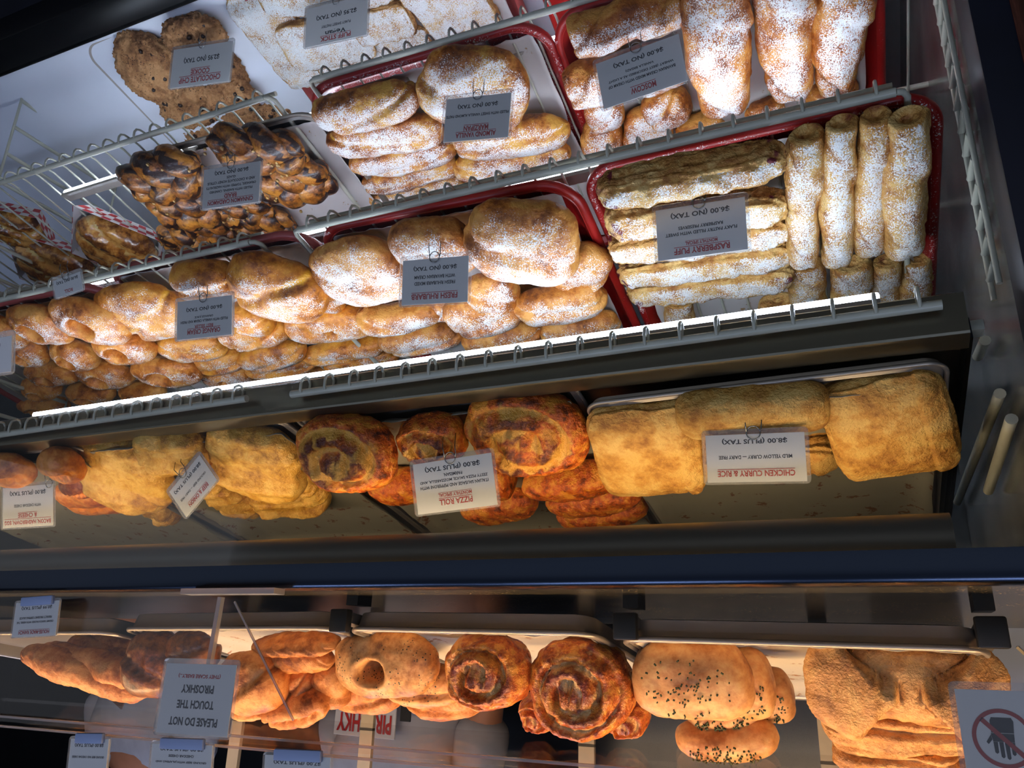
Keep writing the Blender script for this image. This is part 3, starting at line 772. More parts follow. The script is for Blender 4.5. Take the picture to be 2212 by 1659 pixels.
PL['moscow'] = red_tray((1172, 38), (1912, -162), .690, T12, 'redtray2', 'red plastic tray of large sugared tubes at the top right of the photo', paper_label='white paper lining the large tube tray', seed=7)
PL['braid'] = red_tray((250, 347), (692, 232), .705, T12, 'pan', 'grey steel tray of dark glazed braids', paper_label='stained paper lining the braid tray', seed=8, R=.05, rim_r=.003)
PL['stick'] = red_tray((496, -20), (1046, -196), .700, T12, 'pinktray', 'pink plastic tray of flat sugared puff sticks at the top of the photo', paper_label='white paper lining the puff stick tray', seed=9)
PL['cookie'] = red_tray((165, 102), (455, -14), .700, T12, 'whitetray', 'cream plastic tray of chocolate chip cookies', paper_label='crumpled parchment under the chocolate chip cookies', seed=10, R=.04)
PL['empty'] = red_tray((1110, -150), (1900, -420), .70, T12, 'redtray2', 'red plastic tray in the lowest row at the top edge of the photo', seed=12)
MP = 12.1
PL['panA'] = red_tray((1256, 876), (2055, 781), .712, MP, 'pan', 'steel sheet pan of chicken curry puffs at the right of the photo', depth=.44, h=.009, R=.02, rim_r=.0022, paper_label='parchment under the chicken curry puffs', slope=.008, seed=21, name='sheet_pan', cat='baking pan', pmat='papermid')
PL['panB'] = red_tray((624, 902), (1238, 826), .712, MP, 'pan', 'steel sheet pan of pizza rolls in the middle of the steel shelf', depth=.44, h=.009, R=.02, rim_r=.0022, paper_label='crumbed parchment under the pizza rolls', slope=.008, seed=22, name='sheet_pan', cat='baking pan', pmat='papermid')
PL['panC'] = red_tray((163, 950), (604, 904), .712, MP, 'pan', 'steel sheet pan of beef and onion puffs left of the pizza rolls', depth=.44, h=.009, R=.02, rim_r=.0022, paper_label='parchment under the beef and onion puffs', slope=.008, seed=23, name='sheet_pan', cat='baking pan', pmat='papermid')
PL['panD'] = red_tray((-300, 1010), (158, 964), .712, MP, 'pan', 'steel sheet pan of bacon buns at the left edge of the photo', depth=.44, h=.009, R=.02, rim_r=.0022, paper_label='parchment under the bacon buns', slope=.008, seed=24, name='sheet_pan', cat='baking pan', pmat='papermid')
HP = 7.7
PL['hotA'] = red_tray((1330, 1384), (2150, 1410), .80, HP, 'pan', 'aluminium sheet pan holding the herb buns and folded puffs, rightmost hot pan', depth=.45, h=.022, R=.03, rim_r=.003, paper_label='browned parchment in the rightmost hot pan', slope=.012, seed=31, name='sheet_pan', cat='baking pan', pmat='paperhot')
PL['hotB'] = red_tray((737, 1362), (1285, 1374), .80, HP, 'pan', 'aluminium sheet pan holding the dill ring and cheese swirls, middle hot pan', depth=.45, h=.022, R=.03, rim_r=.003, paper_label='parchment in the middle hot pan', slope=.012, seed=32, name='sheet_pan', cat='baking pan', pmat='paperhot')
PL['hotC'] = red_tray((250, 1362), (712, 1360), .80, HP, 'pan', 'aluminium sheet pan of dark breads behind the warning sign', depth=.45, h=.022, R=.03, rim_r=.003, paper_label='parchment in the hot pan behind the warning sign', slope=.012, seed=33, name='sheet_pan', cat='baking pan', pmat='paperhot')
PL['hotD'] = red_tray((-260, 1372), (232, 1370), .80, HP, 'pan', 'aluminium sheet pan under the seeded loaves at the left edge of the photo', depth=.45, h=.022, R=.03, rim_r=.003, slope=.012, seed=34, name='sheet_pan', cat='baking pan')

# ================================================================== PASTRIES
def put(rows, key, name, mat, group, cat, H=.05, **base):
    out = []
    for row in rows:
        x1, y1, x2, y2, w, label = row[:6]; kw = dict(base)
        if len(row) > 6: kw.update(row[6])
        nm = kw.pop('name', name); mt = kw.pop('mat', mat); HH = kw.pop('H', H)
        pl = PL[key][0] if isinstance(key, str) else key
        out.append(pastry(nm, mt, (x1, y1), (x2, y2), w, HH, pl, label=label, group=group, cat=cat, **kw))
    return out

# raspberry puffs
put([
    (1690, 338, 1288, 414, 84, 'raspberry puff lying crosswise nearest the tray front, above the raspberry puff card in the photo', dict(H=.046, lift=.040)),
    (1694, 440, 1306, 474, 78, 'raspberry puff lying crosswise directly behind the front one', dict(H=.04, lift=.030)),
    (1700, 490, 1310, 538, 70, 'raspberry puff lying crosswise, third from the tray front', dict(H=.036, lift=.026)),
    (1704, 542, 1332, 592, 62, 'raspberry puff lying crosswise, fourth from the tray front', dict(H=.034, lift=.022)),
    (1706, 590, 1352, 632, 58, 'raspberry puff lying crosswise, fifth and rearmost of the stack', dict(H=.034, lift=.018)),
], 'rasp', 'raspberry_puff', 'rasp', 'raspberry puffs', 'pastry', kind='flat', pe=9, ce=3.2, amp=.0022, flat=.7)
put([
    (1738, 284, 1734, 592, 84, 'upright-lying raspberry roll just right of the raspberry card, dark jam at its tip', dict(H=.038, lift=.028, taper=.25)),
    (1812, 262, 1806, 590, 68, 'raspberry roll, second of the four lying lengthwise right of the card', dict(H=.034, lift=.03)),
    (1888, 246, 1872, 566, 68, 'raspberry roll, third of the four lying lengthwise right of the card', dict(H=.034, lift=.03)),
    (1958, 246, 1948, 566, 94, 'raspberry roll at the right end, its cut end open against the red rim', dict(H=.044, lift=.034)),
    (1742, 560, 1752, 700, 74, 'rear raspberry roll with a jam spot, below the first lengthwise roll in the photo', dict(H=.034, lift=.004)),
    (1836, 560, 1842, 700, 88, 'rear raspberry roll with an open round end, below the second lengthwise roll', dict(H=.036, lift=.006)),
    (1914, 556, 1912, 690, 66, 'rear raspberry roll below the third lengthwise roll in the photo', dict(H=.032, lift=.004)),
    (1978, 550, 1976, 680, 62, 'rear raspberry roll in the far right corner of the tray', dict(H=.032, lift=.002)),
    (1678, 640, 1690, 760, 90, 'rear raspberry roll half hidden by the shelf edge, right of the bare tray patch', dict(H=.034, lift=-.002)),
    (1462, 640, 1474, 760, 60, 'rear raspberry roll half hidden by the shelf edge, left of the bare tray patch', dict(H=.034, lift=-.002)),
], 'rasp', 'raspberry_roll', 'rasp', 'raspberry rolls lying lengthwise', 'pastry', kind='roll', pe=8, ce=2.2, amp=.0022, opt=.5)
# rhubarb
put([
    (868, 560, 694, 606, 150, 'sugared rhubarb bun at the left of its tray with an open seam', dict(H=.05, lift=.022)),
    (1020, 522, 846, 534, 122, 'sugared rhubarb bun behind the FRESH RHUBARB card', dict(H=.055, lift=.03)),
    (1252, 522, 1012, 508, 166, 'largest rhubarb bun, thickly sugared, at the right front of its tray', dict(H=.06, lift=.036)),
    (1306, 596, 1216, 560, 110, 'rhubarb bun squeezed against the red rim behind the largest one', dict(H=.045, lift=.012)),
    (1114, 612, 1010, 640, 90, 'rhubarb bun showing right below the FRESH RHUBARB card in the photo', dict(H=.045, lift=.02)),
    (956, 672, 778, 690, 62, 'rhubarb roll below the FRESH RHUBARB card, left one of the second row', dict(H=.045, lift=.024)),
    (1122, 652, 962, 688, 88, 'rhubarb roll in the middle of the second row', dict(H=.048, lift=.026)),
    (1302, 634, 1118, 664, 78, 'rhubarb roll at the right of the second row', dict(H=.048, lift=.026)),
    (990, 716, 818, 742, 58, 'rhubarb roll, left of the rearmost row', dict(H=.042, lift=.012)),
    (1166, 712, 994, 742, 58, 'rhubarb roll, middle of the rearmost row', dict(H=.042, lift=.012)),
    (1338, 688, 1170, 714, 60, 'rhubarb roll, right of the rearmost row', dict(H=.042, lift=.012)),
    (1040, 640, 880, 664, 60, 'rhubarb bun half hidden behind the lower edge of the FRESH RHUBARB card', dict(H=.045, lift=.008)),
], 'rhub', 'rhubarb_bun', 'rhubarb', 'rhubarb buns', 'bun', kind='bun', pe=3.4)
# orange cream
put([
    (400, 652, 232, 684, 128, 'orange cream bun left of the orange cream card, dark and wide', dict(H=.05, lift=.02)),
    (520, 600, 368, 600, 80, 'orange cream bun right above the orange cream card in the photo', dict(H=.05, lift=.03)),
    (702, 642, 492, 590, 118, 'large creased orange cream bun at the right front of its tray', dict(H=.055, lift=.036)),
    (756, 646, 668, 600, 90, 'orange cream bun squeezed against the rhubarb tray', dict(H=.045, lift=.008)),
    (594, 684, 496, 680, 66, 'orange cream bun with a small hole right of the card', dict(H=.045, lift=.02)),
    (806, 688, 618, 712, 76, 'orange cream bun with a clear round hole next to the rhubarb rolls', dict(H=.045, lift=.02, kind='ring', hole=(-.1, .0), opt=-.1)),
    (622, 704, 474, 730, 60, 'orange cream bun below the card, front of the stack', dict(H=.045, lift=.018)),
    (486, 738, 344, 746, 56, 'orange cream bun at the left below the card', dict(H=.042, lift=.014)),
    (530, 768, 412, 784, 50, 'orange cream bun, left one in the third row', dict(H=.04, lift=.008)),
    (654, 748, 510, 786, 54, 'orange cream bun, middle one in the third row', dict(H=.04, lift=.010)),
    (836, 740, 652, 768, 50, 'orange cream bun, right one in the third row', dict(H=.04, lift=.006)),
    (548, 800, 432, 816, 52, 'orange cream bun with a sugared ring, fourth row left', dict(H=.04, lift=.004, kind='ring', opt=-.08)),
    (678, 776, 528, 798, 46, 'orange cream bun, fourth row middle', dict(H=.038, lift=.004)),
    (852, 762, 700, 790, 46, 'orange cream bun low in the right rear of its tray', dict(H=.036, lift=-.004)),
    (580, 822, 462, 840, 40, 'orange cream bun hidden low behind the sugared ring', dict(H=.036, lift=-.006)),
    (708, 800, 584, 820, 40, 'orange cream bun low against the light tube', dict(H=.036, lift=-.006)),
], 'orange', 'orange_cream_bun', 'orange', 'orange cream buns', 'bun', kind='bun', pe=3.0)
# ring buns
put([
    (158, 700, 22, 700, 84, 'ring bun in the front row, second from the left edge', {}),
    (285, 708, 108, 674, 84, 'ring bun in the front row next to the orange cream buns, dark hole', {}),
    (60, 714, -60, 724, 76, 'ring bun cut by the left edge of the photo', {}),
    (112, 758, 12, 756, 62, 'ring bun, second row, beside the cut-off card', dict(lift=.014)),
    (214, 762, 108, 768, 68, 'ring bun, second row, middle', dict(lift=.014)),
    (340, 748, 198, 752, 68, 'ring bun, second row, right', dict(lift=.016)),
    (176, 806, 50, 806, 54, 'ring bun, third row, left', dict(lift=.006)),
    (292, 804, 164, 812, 62, 'ring bun, third row, middle', dict(lift=.006)),
    (438, 798, 286, 806, 66, 'ring bun, third row, right', dict(lift=.006)),
    (258, 848, 138, 848, 44, 'ring bun, fourth row, left', dict(lift=-.003)),
    (366, 842, 250, 846, 40, 'ring bun, fourth row, right', dict(lift=-.003)),
    (156, 872, 30, 874, 40, 'ring bun in the dim rear corner beside the light tube', dict(lift=-.008)),
    (140, 836, 40, 838, 44, 'ring bun in the dark left rear', dict(lift=-.002)),
], 'cherry', 'ring_bun', 'cherry', 'ring buns', 'bun', H=.046, lift=.022, kind='ring', hole=(.10, -.12), opt=.05, pe=2.8, nu=84, nv=64)
# almond marzipan
put([
    (894, 202, 678, 254, 88, 'dark sugared marzipan roll at the left front of its tray', dict(H=.05, lift=.03)),
    (1150, 196, 908, 176, 172, 'largest marzipan bun, round and thickly sugared, behind the ALMOND VANILLA card', dict(H=.062, lift=.036, kind='bun', pe=2.4)),
    (952, 270, 710, 306, 76, 'marzipan roll showing yellow filling, left and second from the front', dict(H=.046, lift=.026)),
    (976, 314, 756, 360, 64, 'marzipan roll, left and third from the front', dict(H=.042, lift=.018)),
    (988, 352, 780, 398, 52, 'marzipan roll, left and fourth from the front', dict(H=.04, lift=.012)),
    (996, 386, 794, 430, 44, 'marzipan roll, left and rearmost, beside the red rim', dict(H=.036, lift=.004)),
    (1222, 274, 976, 310, 76, 'marzipan roll right below the ALMOND VANILLA card', dict(H=.046, lift=.024)),
    (1230, 326, 982, 364, 70, 'marzipan roll with bright yellow filling, right and second below the card', dict(H=.044, lift=.014)),
    (1246, 364, 1040, 400, 42, 'marzipan roll, right and rearmost, behind the wire shelf rail', dict(H=.036, lift=.0)),
    (1160, 400, 1000, 430, 36, 'marzipan roll low behind the wire shelf rail', dict(H=.034, lift=-.006)),
], 'almond', 'marzipan_bun', 'almond', 'marzipan buns', 'bun', kind='bun', pe=4, amp=.0028)
# moscow tubes
put([
    (1484, 8, 1222, 84, 92, 'sugared cream tube lying crosswise at the tray front, top of the photo', dict(H=.05, lift=.03)),
    (1478, 130, 1212, 196, 100, 'sugared cream tube with an open end, mostly behind the MOSCOW card', dict(H=.05, lift=.022)),
    (1536, -70, 1566, 262, 152, 'big sugared tube with a bare yellow spot, right of the MOSCOW card', dict(H=.062, lift=.04, taper=.25)),
    (1686, -80, 1708, 232, 134, 'big sugared tube, middle of the three lying lengthwise', dict(H=.058, lift=.036, taper=.25)),
    (1826, -60, 1800, 214, 140, 'big yellow-tipped sugared tube at the right end of its tray', dict(H=.058, lift=.034, taper=.45)),
], 'moscow', 'cream_tube', 'moscow', 'sugared cream tubes', 'pastry', kind='roll', pe=6, ce=2.2, amp=.0028, opt=.3)
put([
    (1344, 292, 1262, 300, 84, 'small cream bun at the left rear of the tube tray', {}),
    (1452, 270, 1346, 282, 92, 'small cream bun, second from the left in the rear of the tube tray', {}),
    (1560, 262, 1466, 282, 60, 'small cream bun, third from the left in the rear of the tube tray', {}),
    (1700, 224, 1610, 244, 60, 'small cream bun between the two big tubes, at the wire rail', {}),
    (1480, 210, 1390, 250, 76, 'small cream bun right below the MOSCOW card', dict(lift=.012)),
    (1850, 190, 1750, 214, 56, 'small cream bun under the yellow-tipped tube', {}),
    (1340, 232, 1260, 250, 74, 'small cream bun left below the MOSCOW card', dict(lift=.012)),
], 'moscow', 'cream_bun', 'moscow', 'small cream buns at the tray rear', 'bun', H=.042, lift=.004, kind='bun', pe=3)
# puff sticks
put([
    (530, -20, 690, 184, 108, 'flat sugared puff stick lying lengthwise along the pink tray rim', dict(lift=.0)),
    (798, 70, 610, 110, 110, 'flat sugared puff stick under the Vegan card', dict(lift=.010)),
    (930, 80, 690, 160, 74, 'flat sugared puff stick nearest the wire rail', dict(lift=.0)),
    (890, 36, 762, 66, 78, 'small flat sugared puff stick right of the Vegan card', dict(lift=.014)),
    (850, -30, 560, 4, 76, 'flat sugared puff stick cut by the top edge of the photo', dict(lift=.012)),
    (880, -60, 990, 74, 92, 'flat sugared puff stick lying lengthwise, left of the rightmost one', dict(lift=.004)),
    (966, -80, 1052, 66, 84, 'flat sugared puff stick, rightmost, along the right pink rim', dict(lift=.002)),
], 'stick', 'puff_stick', 'stick', 'puff sticks', 'pastry', H=.022, kind='flat', pe=10, ce=4.5, amp=.0018)
# cookies
ck = put([
    (392, 160, 250, 130, 142, 'whole chocolate chip cookie at the left of the cookie tray', dict(lift=.022, lean=14)),
    (490, 74, 350, 80, 96, 'broken chocolate chip cookie above the COOKIE card in the photo', dict(lift=.03, lean=10)),
    (530, 150, 440, 152, 120, 'chocolate chip cookie partly behind the right side of the COOKIE card', dict(lift=.008)),
    (560, 208, 440, 214, 80, 'chocolate chip cookie leaning right below the COOKIE card', dict(lift=.026, lean=10)),
    (474, 236, 352, 250, 66, 'chocolate chip cookie just in front of the wire rail', dict(lift=.006)),
    (460, 196, 320, 206, 70, 'chocolate chip cookie under the COOKIE card', dict(lift=.002)),
    (640, 240, 480, 268, 70, 'chocolate chip cookie seen through the wire shelf, right', dict(lift=.0)),
    (520, 286, 400, 300, 60, 'chocolate chip cookie seen through the wire shelf, left', dict(lift=-.004)),
], 'cookie', 'cookie', 'cookie', 'chocolate chip cookies', 'cookie', H=.034, kind='cookie', pe=2.6, ce=2.4, amp=.0034, nsc=45)
rs = random.Random(4)
chip0 = None
for o, (L, Wd, H) in ck:
    for k in range(7):
        u, v = rs.uniform(-.7, .7), rs.uniform(-.65, .65)
        if chip0 is None:
            V, Fc, at = lump(.010, .008, .008, 3, kind='none', nu=8, nv=8, amp=.0002); chip0 = mk('chocolate_chip', V, Fc, 'choc', o, True); c = chip0
        else: c = chip0.copy(); COL.objects.link(c); c.parent = o
        c.location = (u * L / 2, v * Wd / 2, H / 2 * (1 - (u * u + v * v)) ** .5 * .9 if u * u + v * v < 1 else 0); c.rotation_euler = (rs.random(), rs.random(), rs.random() * 3)

# braids: three twisted strands with dark filling and nuts
def braid(p1, p2, w, H, lift, label, seed, key='braid'):
    p0, n = PL[key][0]
    c = on_plane((p1[0] + p2[0]) / 2, (p1[1] + p2[1]) / 2, p0 + n * (-.02 + H * .45 + lift), n)
    L, Wd, R = frame_for(p1, p2, w, c, n)
    e = tag(empty('cinnamon_braid', tuple(c), R), label, 'pastry', 'cinnamon braids')
    rs = random.Random(seed); ns = 40; nr = 18
    for s in range(3):
        V = []; at = []; acc = []; rad0 = Wd * .29
        cs = []
        for i in range(ns + 1):
            t = i / ns; a = t * math.pi * 2.1 + s * 2 * math.pi / 3 + seed
            env = (1 - abs(2 * t - 1) ** 3.5) ** .5 if 0 < t < 1 else .05
            cs.append((Vector(((t - .5) * L * .94, math.sin(a) * Wd * .26 * env, (math.sin(2 * a) * .5 + .1) * H * .30 * env)), rad0 * (env * .85 + .1), a))
        for i, (cc, rr, a) in enumerate(cs):
            tg = (cs[min(i + 1, ns)][0] - cs[max(i - 1, 0)][0]).normalized(); b1 = tg.cross(Vector((0, 0, 1))).normalized(); b2 = b1.cross(tg)
            for k in range(nr):
                ph = 2 * math.pi * k / nr
                nn = float(perlin(np.array([i * .35 + seed * 7, math.cos(ph) * 1.4 + s * 9, math.sin(ph) * 1.4])))
                ridge = abs(math.sin(ph * 1.5 + a * 1.2))
                q = rr * (1 + .16 * nn + .10 * (ridge - .5))
                V.append(cc + b1 * math.cos(ph) * q * 1.05 + b2 * math.sin(ph) * q * .82)
                acc.append(1.1 if ridge < .34 else (0.1 if nn < .2 else .6)); at.append(.45 + nn * .8)
        Fc = [(i * nr + k, (i + 1) * nr + k, (i + 1) * nr + (k + 1) % nr, i * nr + (k + 1) % nr) for i in range(ns) for k in range(nr)]
        Fc += [tuple(range(nr)), tuple(ns * nr + k for k in range(nr))[::-1]]
        o = mk('strand', V, Fc, 'braid', e, True, dict(tone=at, accent=acc)); shade_auto(o, 89)
    V, Fc, at = lump(L * .8, Wd * .55, H * .62, seed + 50, kind='none', nu=24, nv=20, amp=.003)
    mk('filling', V, Fc, 'fillingdark', e, True)
    g = G()
    for k in range(26):
        x, y = rs.gauss(0, L * .2), rs.gauss(0, Wd * .2)
        g.box((x, y, H * .40), (.004, .003, .003), Matrix.Rotation(rs.random() * 3, 3, 'Z'))
    for k in range(8): mk_n = None
    g.build('chopped_nuts', 'nut', e)['kind'] = 'stuff'
braid((436, 356), (278, 404), 112, .055, .018, 'dark glazed braid left of the CINNAMON CARDAMON card, in the front of its tray', 1)
braid((662, 334), (452, 310), 84, .055, .022, 'dark glazed braid with nuts right at the front rim, right of centre', 2)
braid((712, 376), (566, 408), 96, .05, .012, 'glossy braid at the right end of the braid tray', 3)
braid((470, 444), (330, 448), 84, .05, .006, 'glazed braid left below the CINNAMON CARDAMON card', 4)
braid((590, 446), (450, 466), 60, .045, .0, 'glazed braid right below the CINNAMON CARDAMON card', 5)
braid((636, 486), (508, 478), 66, .045, -.004, 'lighter braid at the rear of its tray, near the wire rail', 6)
braid((500, 490), (410, 496), 66, .045, -.006, 'lighter braid at the rear, next to the checkered boat', 7)
braid((440, 512), (352, 520), 60, .045, -.010, 'pale braid end at the rear, left of the others', 8)

# checkered paper boats with folded pastry
def boat(p1, p2, w, lift, label, plabel, seed):
    p0, n = PL['braid'][0]
    c = on_plane((p1[0] + p2[0]) / 2, (p1[1] + p2[1]) / 2, p0 + n * (lift - .01), n)
    L, Wd, R = frame_for(p1, p2, w, c, n)
    L *= 1.0; h = .032
    e = tag(empty('paper_boat', tuple(c), R), label, 'paper tray', 'checkered paper boats')
    def ring(l, d, z): return [(sx * l / 2, sy * d / 2, z) for sx, sy in ((-1, -1), (1, -1), (1, 1), (-1, 1))]
    V = ring(L * .78, Wd * .66, -.018) + ring(L, Wd, h - .018); Fc = [(0, 1, 2, 3)]; 
    V2 = list(V); F2 = [(0, 1, 5, 4), (1, 2, 6, 5), (2, 3, 7, 6), (3, 0, 4, 7)]
    # subdivide walls with uv for the check pattern
    VV = []; FF = []; uv = []
    for a, b, cc, d in F2:
        A, B, C_, D = (Vector(V[i]) for i in (a, b, cc, d)); nx = 10; base = len(VV)
        for j in range(4):
            for i in range(nx + 1):
                u, v = i / nx, j / 3; VV.append((A.lerp(B, u)).lerp(D.lerp(C_, u), v) ); uv.append((u * (B - A).length / .012, v * h / .012))
        for j in range(3):
            for i in range(nx): k = base + j * (nx + 1) + i; FF.append((k, k + 1, k + nx + 2, k + nx + 1))
    o = mk('printed_wall', VV, FF, 'check', e, False, uv=uv); o.modifiers.new('thickness', 'SOLIDIFY').thickness = .0006
    VV2 = [tuple(Vector(v) * .985 + Vector((0, 0, .0002))) for v in VV]
    o = mk('inner_wall', VV2, FF, 'whitepaper', e, False); o.modifiers.new('thickness', 'SOLIDIFY').thickness = .0004
    mk('bottom', V[:4], Fc, 'whitepaper', e, False).modifiers.new('thickness', 'SOLIDIFY').thickness = .0006
    V, Fc, at = lump(L * .92, Wd * .80, .060, seed, kind='fold', pe=2.6, ce=2.4, amp=.003)
    o = mk('folded_pastry', V, Fc, 'boat', None, True, at); o.matrix_world = Matrix.Translation(c + n * .006) @ R.to_4x4()
    tag(o, plabel, 'pastry', 'glazed folded pastries in boats')
boat((352, 560), (164, 486), 96, .0, 'red and white checkered paper boat nearest the braids', 'glossy folded pastry in the checkered boat nearest the braids', 71)
boat((224, 600), (34, 540), 90, -.004, 'red and white checkered paper boat at the left, next to the wire rack', 'folded pastry in the checkered boat next to the wire rack', 72)
boat((110, 500), (-30, 470), 70, -.02, 'checkered paper boat cut off at the left edge, behind the wire rack', 'pastry in the boat behind the wire rack', 73)

# mid shelf: curry puffs
put([
    (2044, 892, 1782, 942, 208, 'big square curry puff at the right end of the steel shelf', dict(lean=24, lift=.022, H=.036, pe=10, ce=7)),
    (1790, 872, 1456, 896, 104, 'long curry puff roll lying crosswise above the CHICKEN CURRY card', dict(lean=12, lift=.012, H=.042, pe=9, ce=2.6, kind='none', amp=.0014)),
    (1512, 962, 1284, 972, 188, 'curry puff at the left of its pan with a flaky folded end', dict(lean=20, lift=.022, H=.036, pe=10, ce=6)),
    (1810, 972, 1504, 990, 74, 'curry puff mostly hidden behind the CHICKEN CURRY card', dict(lean=0, lift=.004, H=.042, pe=8, ce=4)),
], 'panA', 'curry_puff', 'curry', 'curry puffs', 'pastry', kind='puff', amp=.0018, nu=90, nv=72)
put([
    (858, 982, 648, 974, 164, 'round pizza roll with cheese centre at the left of its pan', dict(lean=38, lift=.038, H=.055)),
    (1012, 938, 862, 950, 102, 'browned pizza roll above the PIZZA ROLL card', dict(lean=20, lift=.022, H=.05)),
    (1272, 946, 1010, 924, 176, 'largest pizza roll with a dark baked top, right of the PIZZA ROLL card', dict(lean=30, lift=.022, H=.052)),
], 'panB', 'pizza_roll', 'pizza', 'pizza rolls', 'pastry', kind='swirl', pe=2.4, ce=3.2, amp=.0035, opt=1., nu=90, nv=72, turns=2.2)
put([
    (1340, 1020, 1120, 1052, 62, 'plain side of a pizza roll, first of the stack at the right', dict(lift=.02)),
    (1390, 1056, 1170, 1084, 58, 'plain side of a pizza roll, second of the stack at the right', dict(lift=.016)),
    (1404, 1090, 1200, 1112, 54, 'plain side of a pizza roll, last of the stack at the right', dict(lift=.004)),
    (1165, 1074, 990, 1106, 72, 'pizza roll low behind the PIZZA ROLL card', dict(lift=.002)),
    (930, 1040, 790, 1054, 70, 'pizza roll left of the PIZZA ROLL card, low in the pan', dict(lift=.012)),
    (1130, 1030, 1040, 1050, 60, 'pizza roll showing beside the right edge of the PIZZA ROLL card', dict(lift=.01)),
], 'panB', 'pizza_roll', 'pizza', 'pizza rolls', 'pastry', H=.05, kind='slash', pe=3, ce=3, amp=.0022)
put([
    (368, 1034, 172, 1002, 142, 'beef and onion puff left of the diamond-turned card, with a brown corner', dict(lean=24, lift=.014)),
    (464, 970, 304, 968, 84, 'beef and onion puff above the diamond-turned card', dict(lean=10, lift=.010)),
    (654, 1012, 450, 972, 138, 'beef and onion puff right of the diamond-turned card', dict(lean=24, lift=.020)),
    (392, 1088, 286, 1086, 62, 'beef and onion puff corner low left of the diamond-turned card', dict(lift=.0)),
    (560, 1064, 446, 1072, 74, 'beef and onion puff low right of the diamond-turned card', dict(lift=.004)),
    (700, 1066, 540, 1072, 60, 'beef and onion puff low in the pan next to the pizza rolls', dict(lift=.002)),
    (720, 1036, 630, 1052, 46, 'beef and onion puff behind the round pizza roll', dict(lift=.004)),
    (480, 1016, 430, 1030, 60, 'beef and onion puff behind the right corner of the turned card', dict(lift=.01)),
], 'panC', 'beef_onion_puff', 'beef', 'beef and onion puffs', 'pastry', H=.045, kind='puffsoft', pe=4.5, ce=3.2, amp=.0038, nsc=24)
put([
    (80, 1008, -60, 1012, 76, 'bacon bun at the left edge of the photo, on the steel shelf', dict(lean=10, lift=.02)),
    (190, 1000, 84, 1004, 76, 'bacon bun next to the beef and onion puffs', dict(lean=10, lift=.02)),
    (280, 1074, 116, 1076, 68, 'split bacon bun showing orange filling, right of the BACON card', dict(lift=.004, kind='open')),
    (230, 1040, 110, 1046, 56, 'split bacon bun behind the front ones', dict(lift=.012, kind='open')),
], 'panD', 'bacon_bun', 'bacon', 'bacon buns', 'bun', H=.045, kind='open', pe=3, amp=.003)

# hot zone: items stand or lean in the pans, seen from the side
def hot(rows, name, mat, group, cat, **base):
    out = []
    for x1, y1, x2, y2, w, Yd, tl, H, label, kw in rows:
        k = dict(base); k.update(kw); c = atY((x1 + x2) / 2, (y1 + y2) / 2, Yd)
        a = math.radians(tl); pl = (c, Vector((0, -math.sin(a), math.cos(a))))
        nm = k.pop('name', name); mt = k.pop('mat', mat)
        out.append(pastry(nm, mt, (x1, y1), (x2, y2), w, H, pl, floor=-H * .44, label=label, group=group, cat=cat, **k))
    return out
hot([
    (946, 1432, 722, 1434, 150, .865, 72, .05, 'round ring bread with dill and a hole, at the left of the middle hot pan', dict(hole=(.12, .12), opt=.0, mat='dill', name='dill_ring', kind='ring')),
    (1010, 1470, 838, 1484, 80, .91, 60, .045, 'ring bread edge showing behind the dill ring', dict(kind='bun', mat='dill', name='dill_ring')),
    (1040, 1500, 880, 1510, 74, .95, 50, .045, 'pale bread behind the dill ring and the brown cheese swirl', dict(kind='bun')),
    (866, 1500, 704, 1490, 76, .93, 50, .045, 'bread under the dill ring, lower left in the photo', dict(kind='bun')),
    (760, 1470, 676, 1480, 90, .90, 60, .045, 'bread left of the dill ring with a paler side', dict(kind='bun')),
], 'bread', 'bread', 'breads in the middle hot pan', 'bread', pe=2.4, nu=80, nv=64)
hot([
    (1150, 1450, 964, 1444, 164, .865, 76, .075, 'brown cheese swirl in the middle hot pan, left one', dict()),
    (1366, 1490, 1146, 1478, 212, .875, 78, .07, 'big orange cheese swirl in the middle hot pan', dict(turns=3)),
    (1408, 1540, 1300, 1550, 90, .93, 60, .05, 'cheese swirl with dripping orange cheese behind the big one', dict()),
    (1210, 1540, 1116, 1530, 70, .93, 60, .05, 'cheese swirl edge low between the two swirls', dict()),
], 'cheese_swirl', 'cheese', 'cheese swirls', 'pastry', kind='swirl', pe=2.2, ce=3.4, amp=.0035, opt=.6, nu=90, nv=72)
hb = hot([
    (1622, 1462, 1360, 1462, 176, .872, 66, .065, 'large pale bun sprinkled with herbs at the front of the rightmost hot pan', dict(pe=3, ce=2.6)),
    (1672, 1470, 1560, 1480, 160, .91, 66, .06, 'herb bun right behind the large sprinkled one', dict(pe=3)),
    (1716, 1498, 1620, 1500, 112, .95, 62, .06, 'herb bun third in the row, beside the bare parchment', dict(pe=3)),
    (1676, 1592, 1456, 1590, 80, .93, 40, .05, 'small herb bun with a cracked filling spot, on top of the others', dict(pe=2.8)),
    (1640, 1530, 1480, 1540, 66, .93, 50, .05, 'herb bun between the large one and the small cracked one', dict(pe=2.8)),
], 'herb_bun', 'herb', 'herb buns', 'bun', kind='none', amp=.0025, nsc=20, nu=80, nv=64)
rs = random.Random(9)
for o, (L, Wd, H) in hb:
    g = G()
    for k in range(90):
        a = rs.random() * 6.28; r = rs.random() ** .6 * .75; u, v = r * math.cos(a), r * math.sin(a)
        hit = None
        z = H / 2 * max(0, 1 - abs(u) ** 3) ** .38 * max(0, 1 - abs(v) ** 2.6) ** .38
        g.box((u * L / 2, v * Wd / 2, z + .0015), (rs.uniform(.001, .0028), .0012, .0018), Matrix.Rotation(rs.random() * 3, 3, 'Z'))
    g.build('herb_flakes', 'herbs', o)['kind'] = 'stuff'
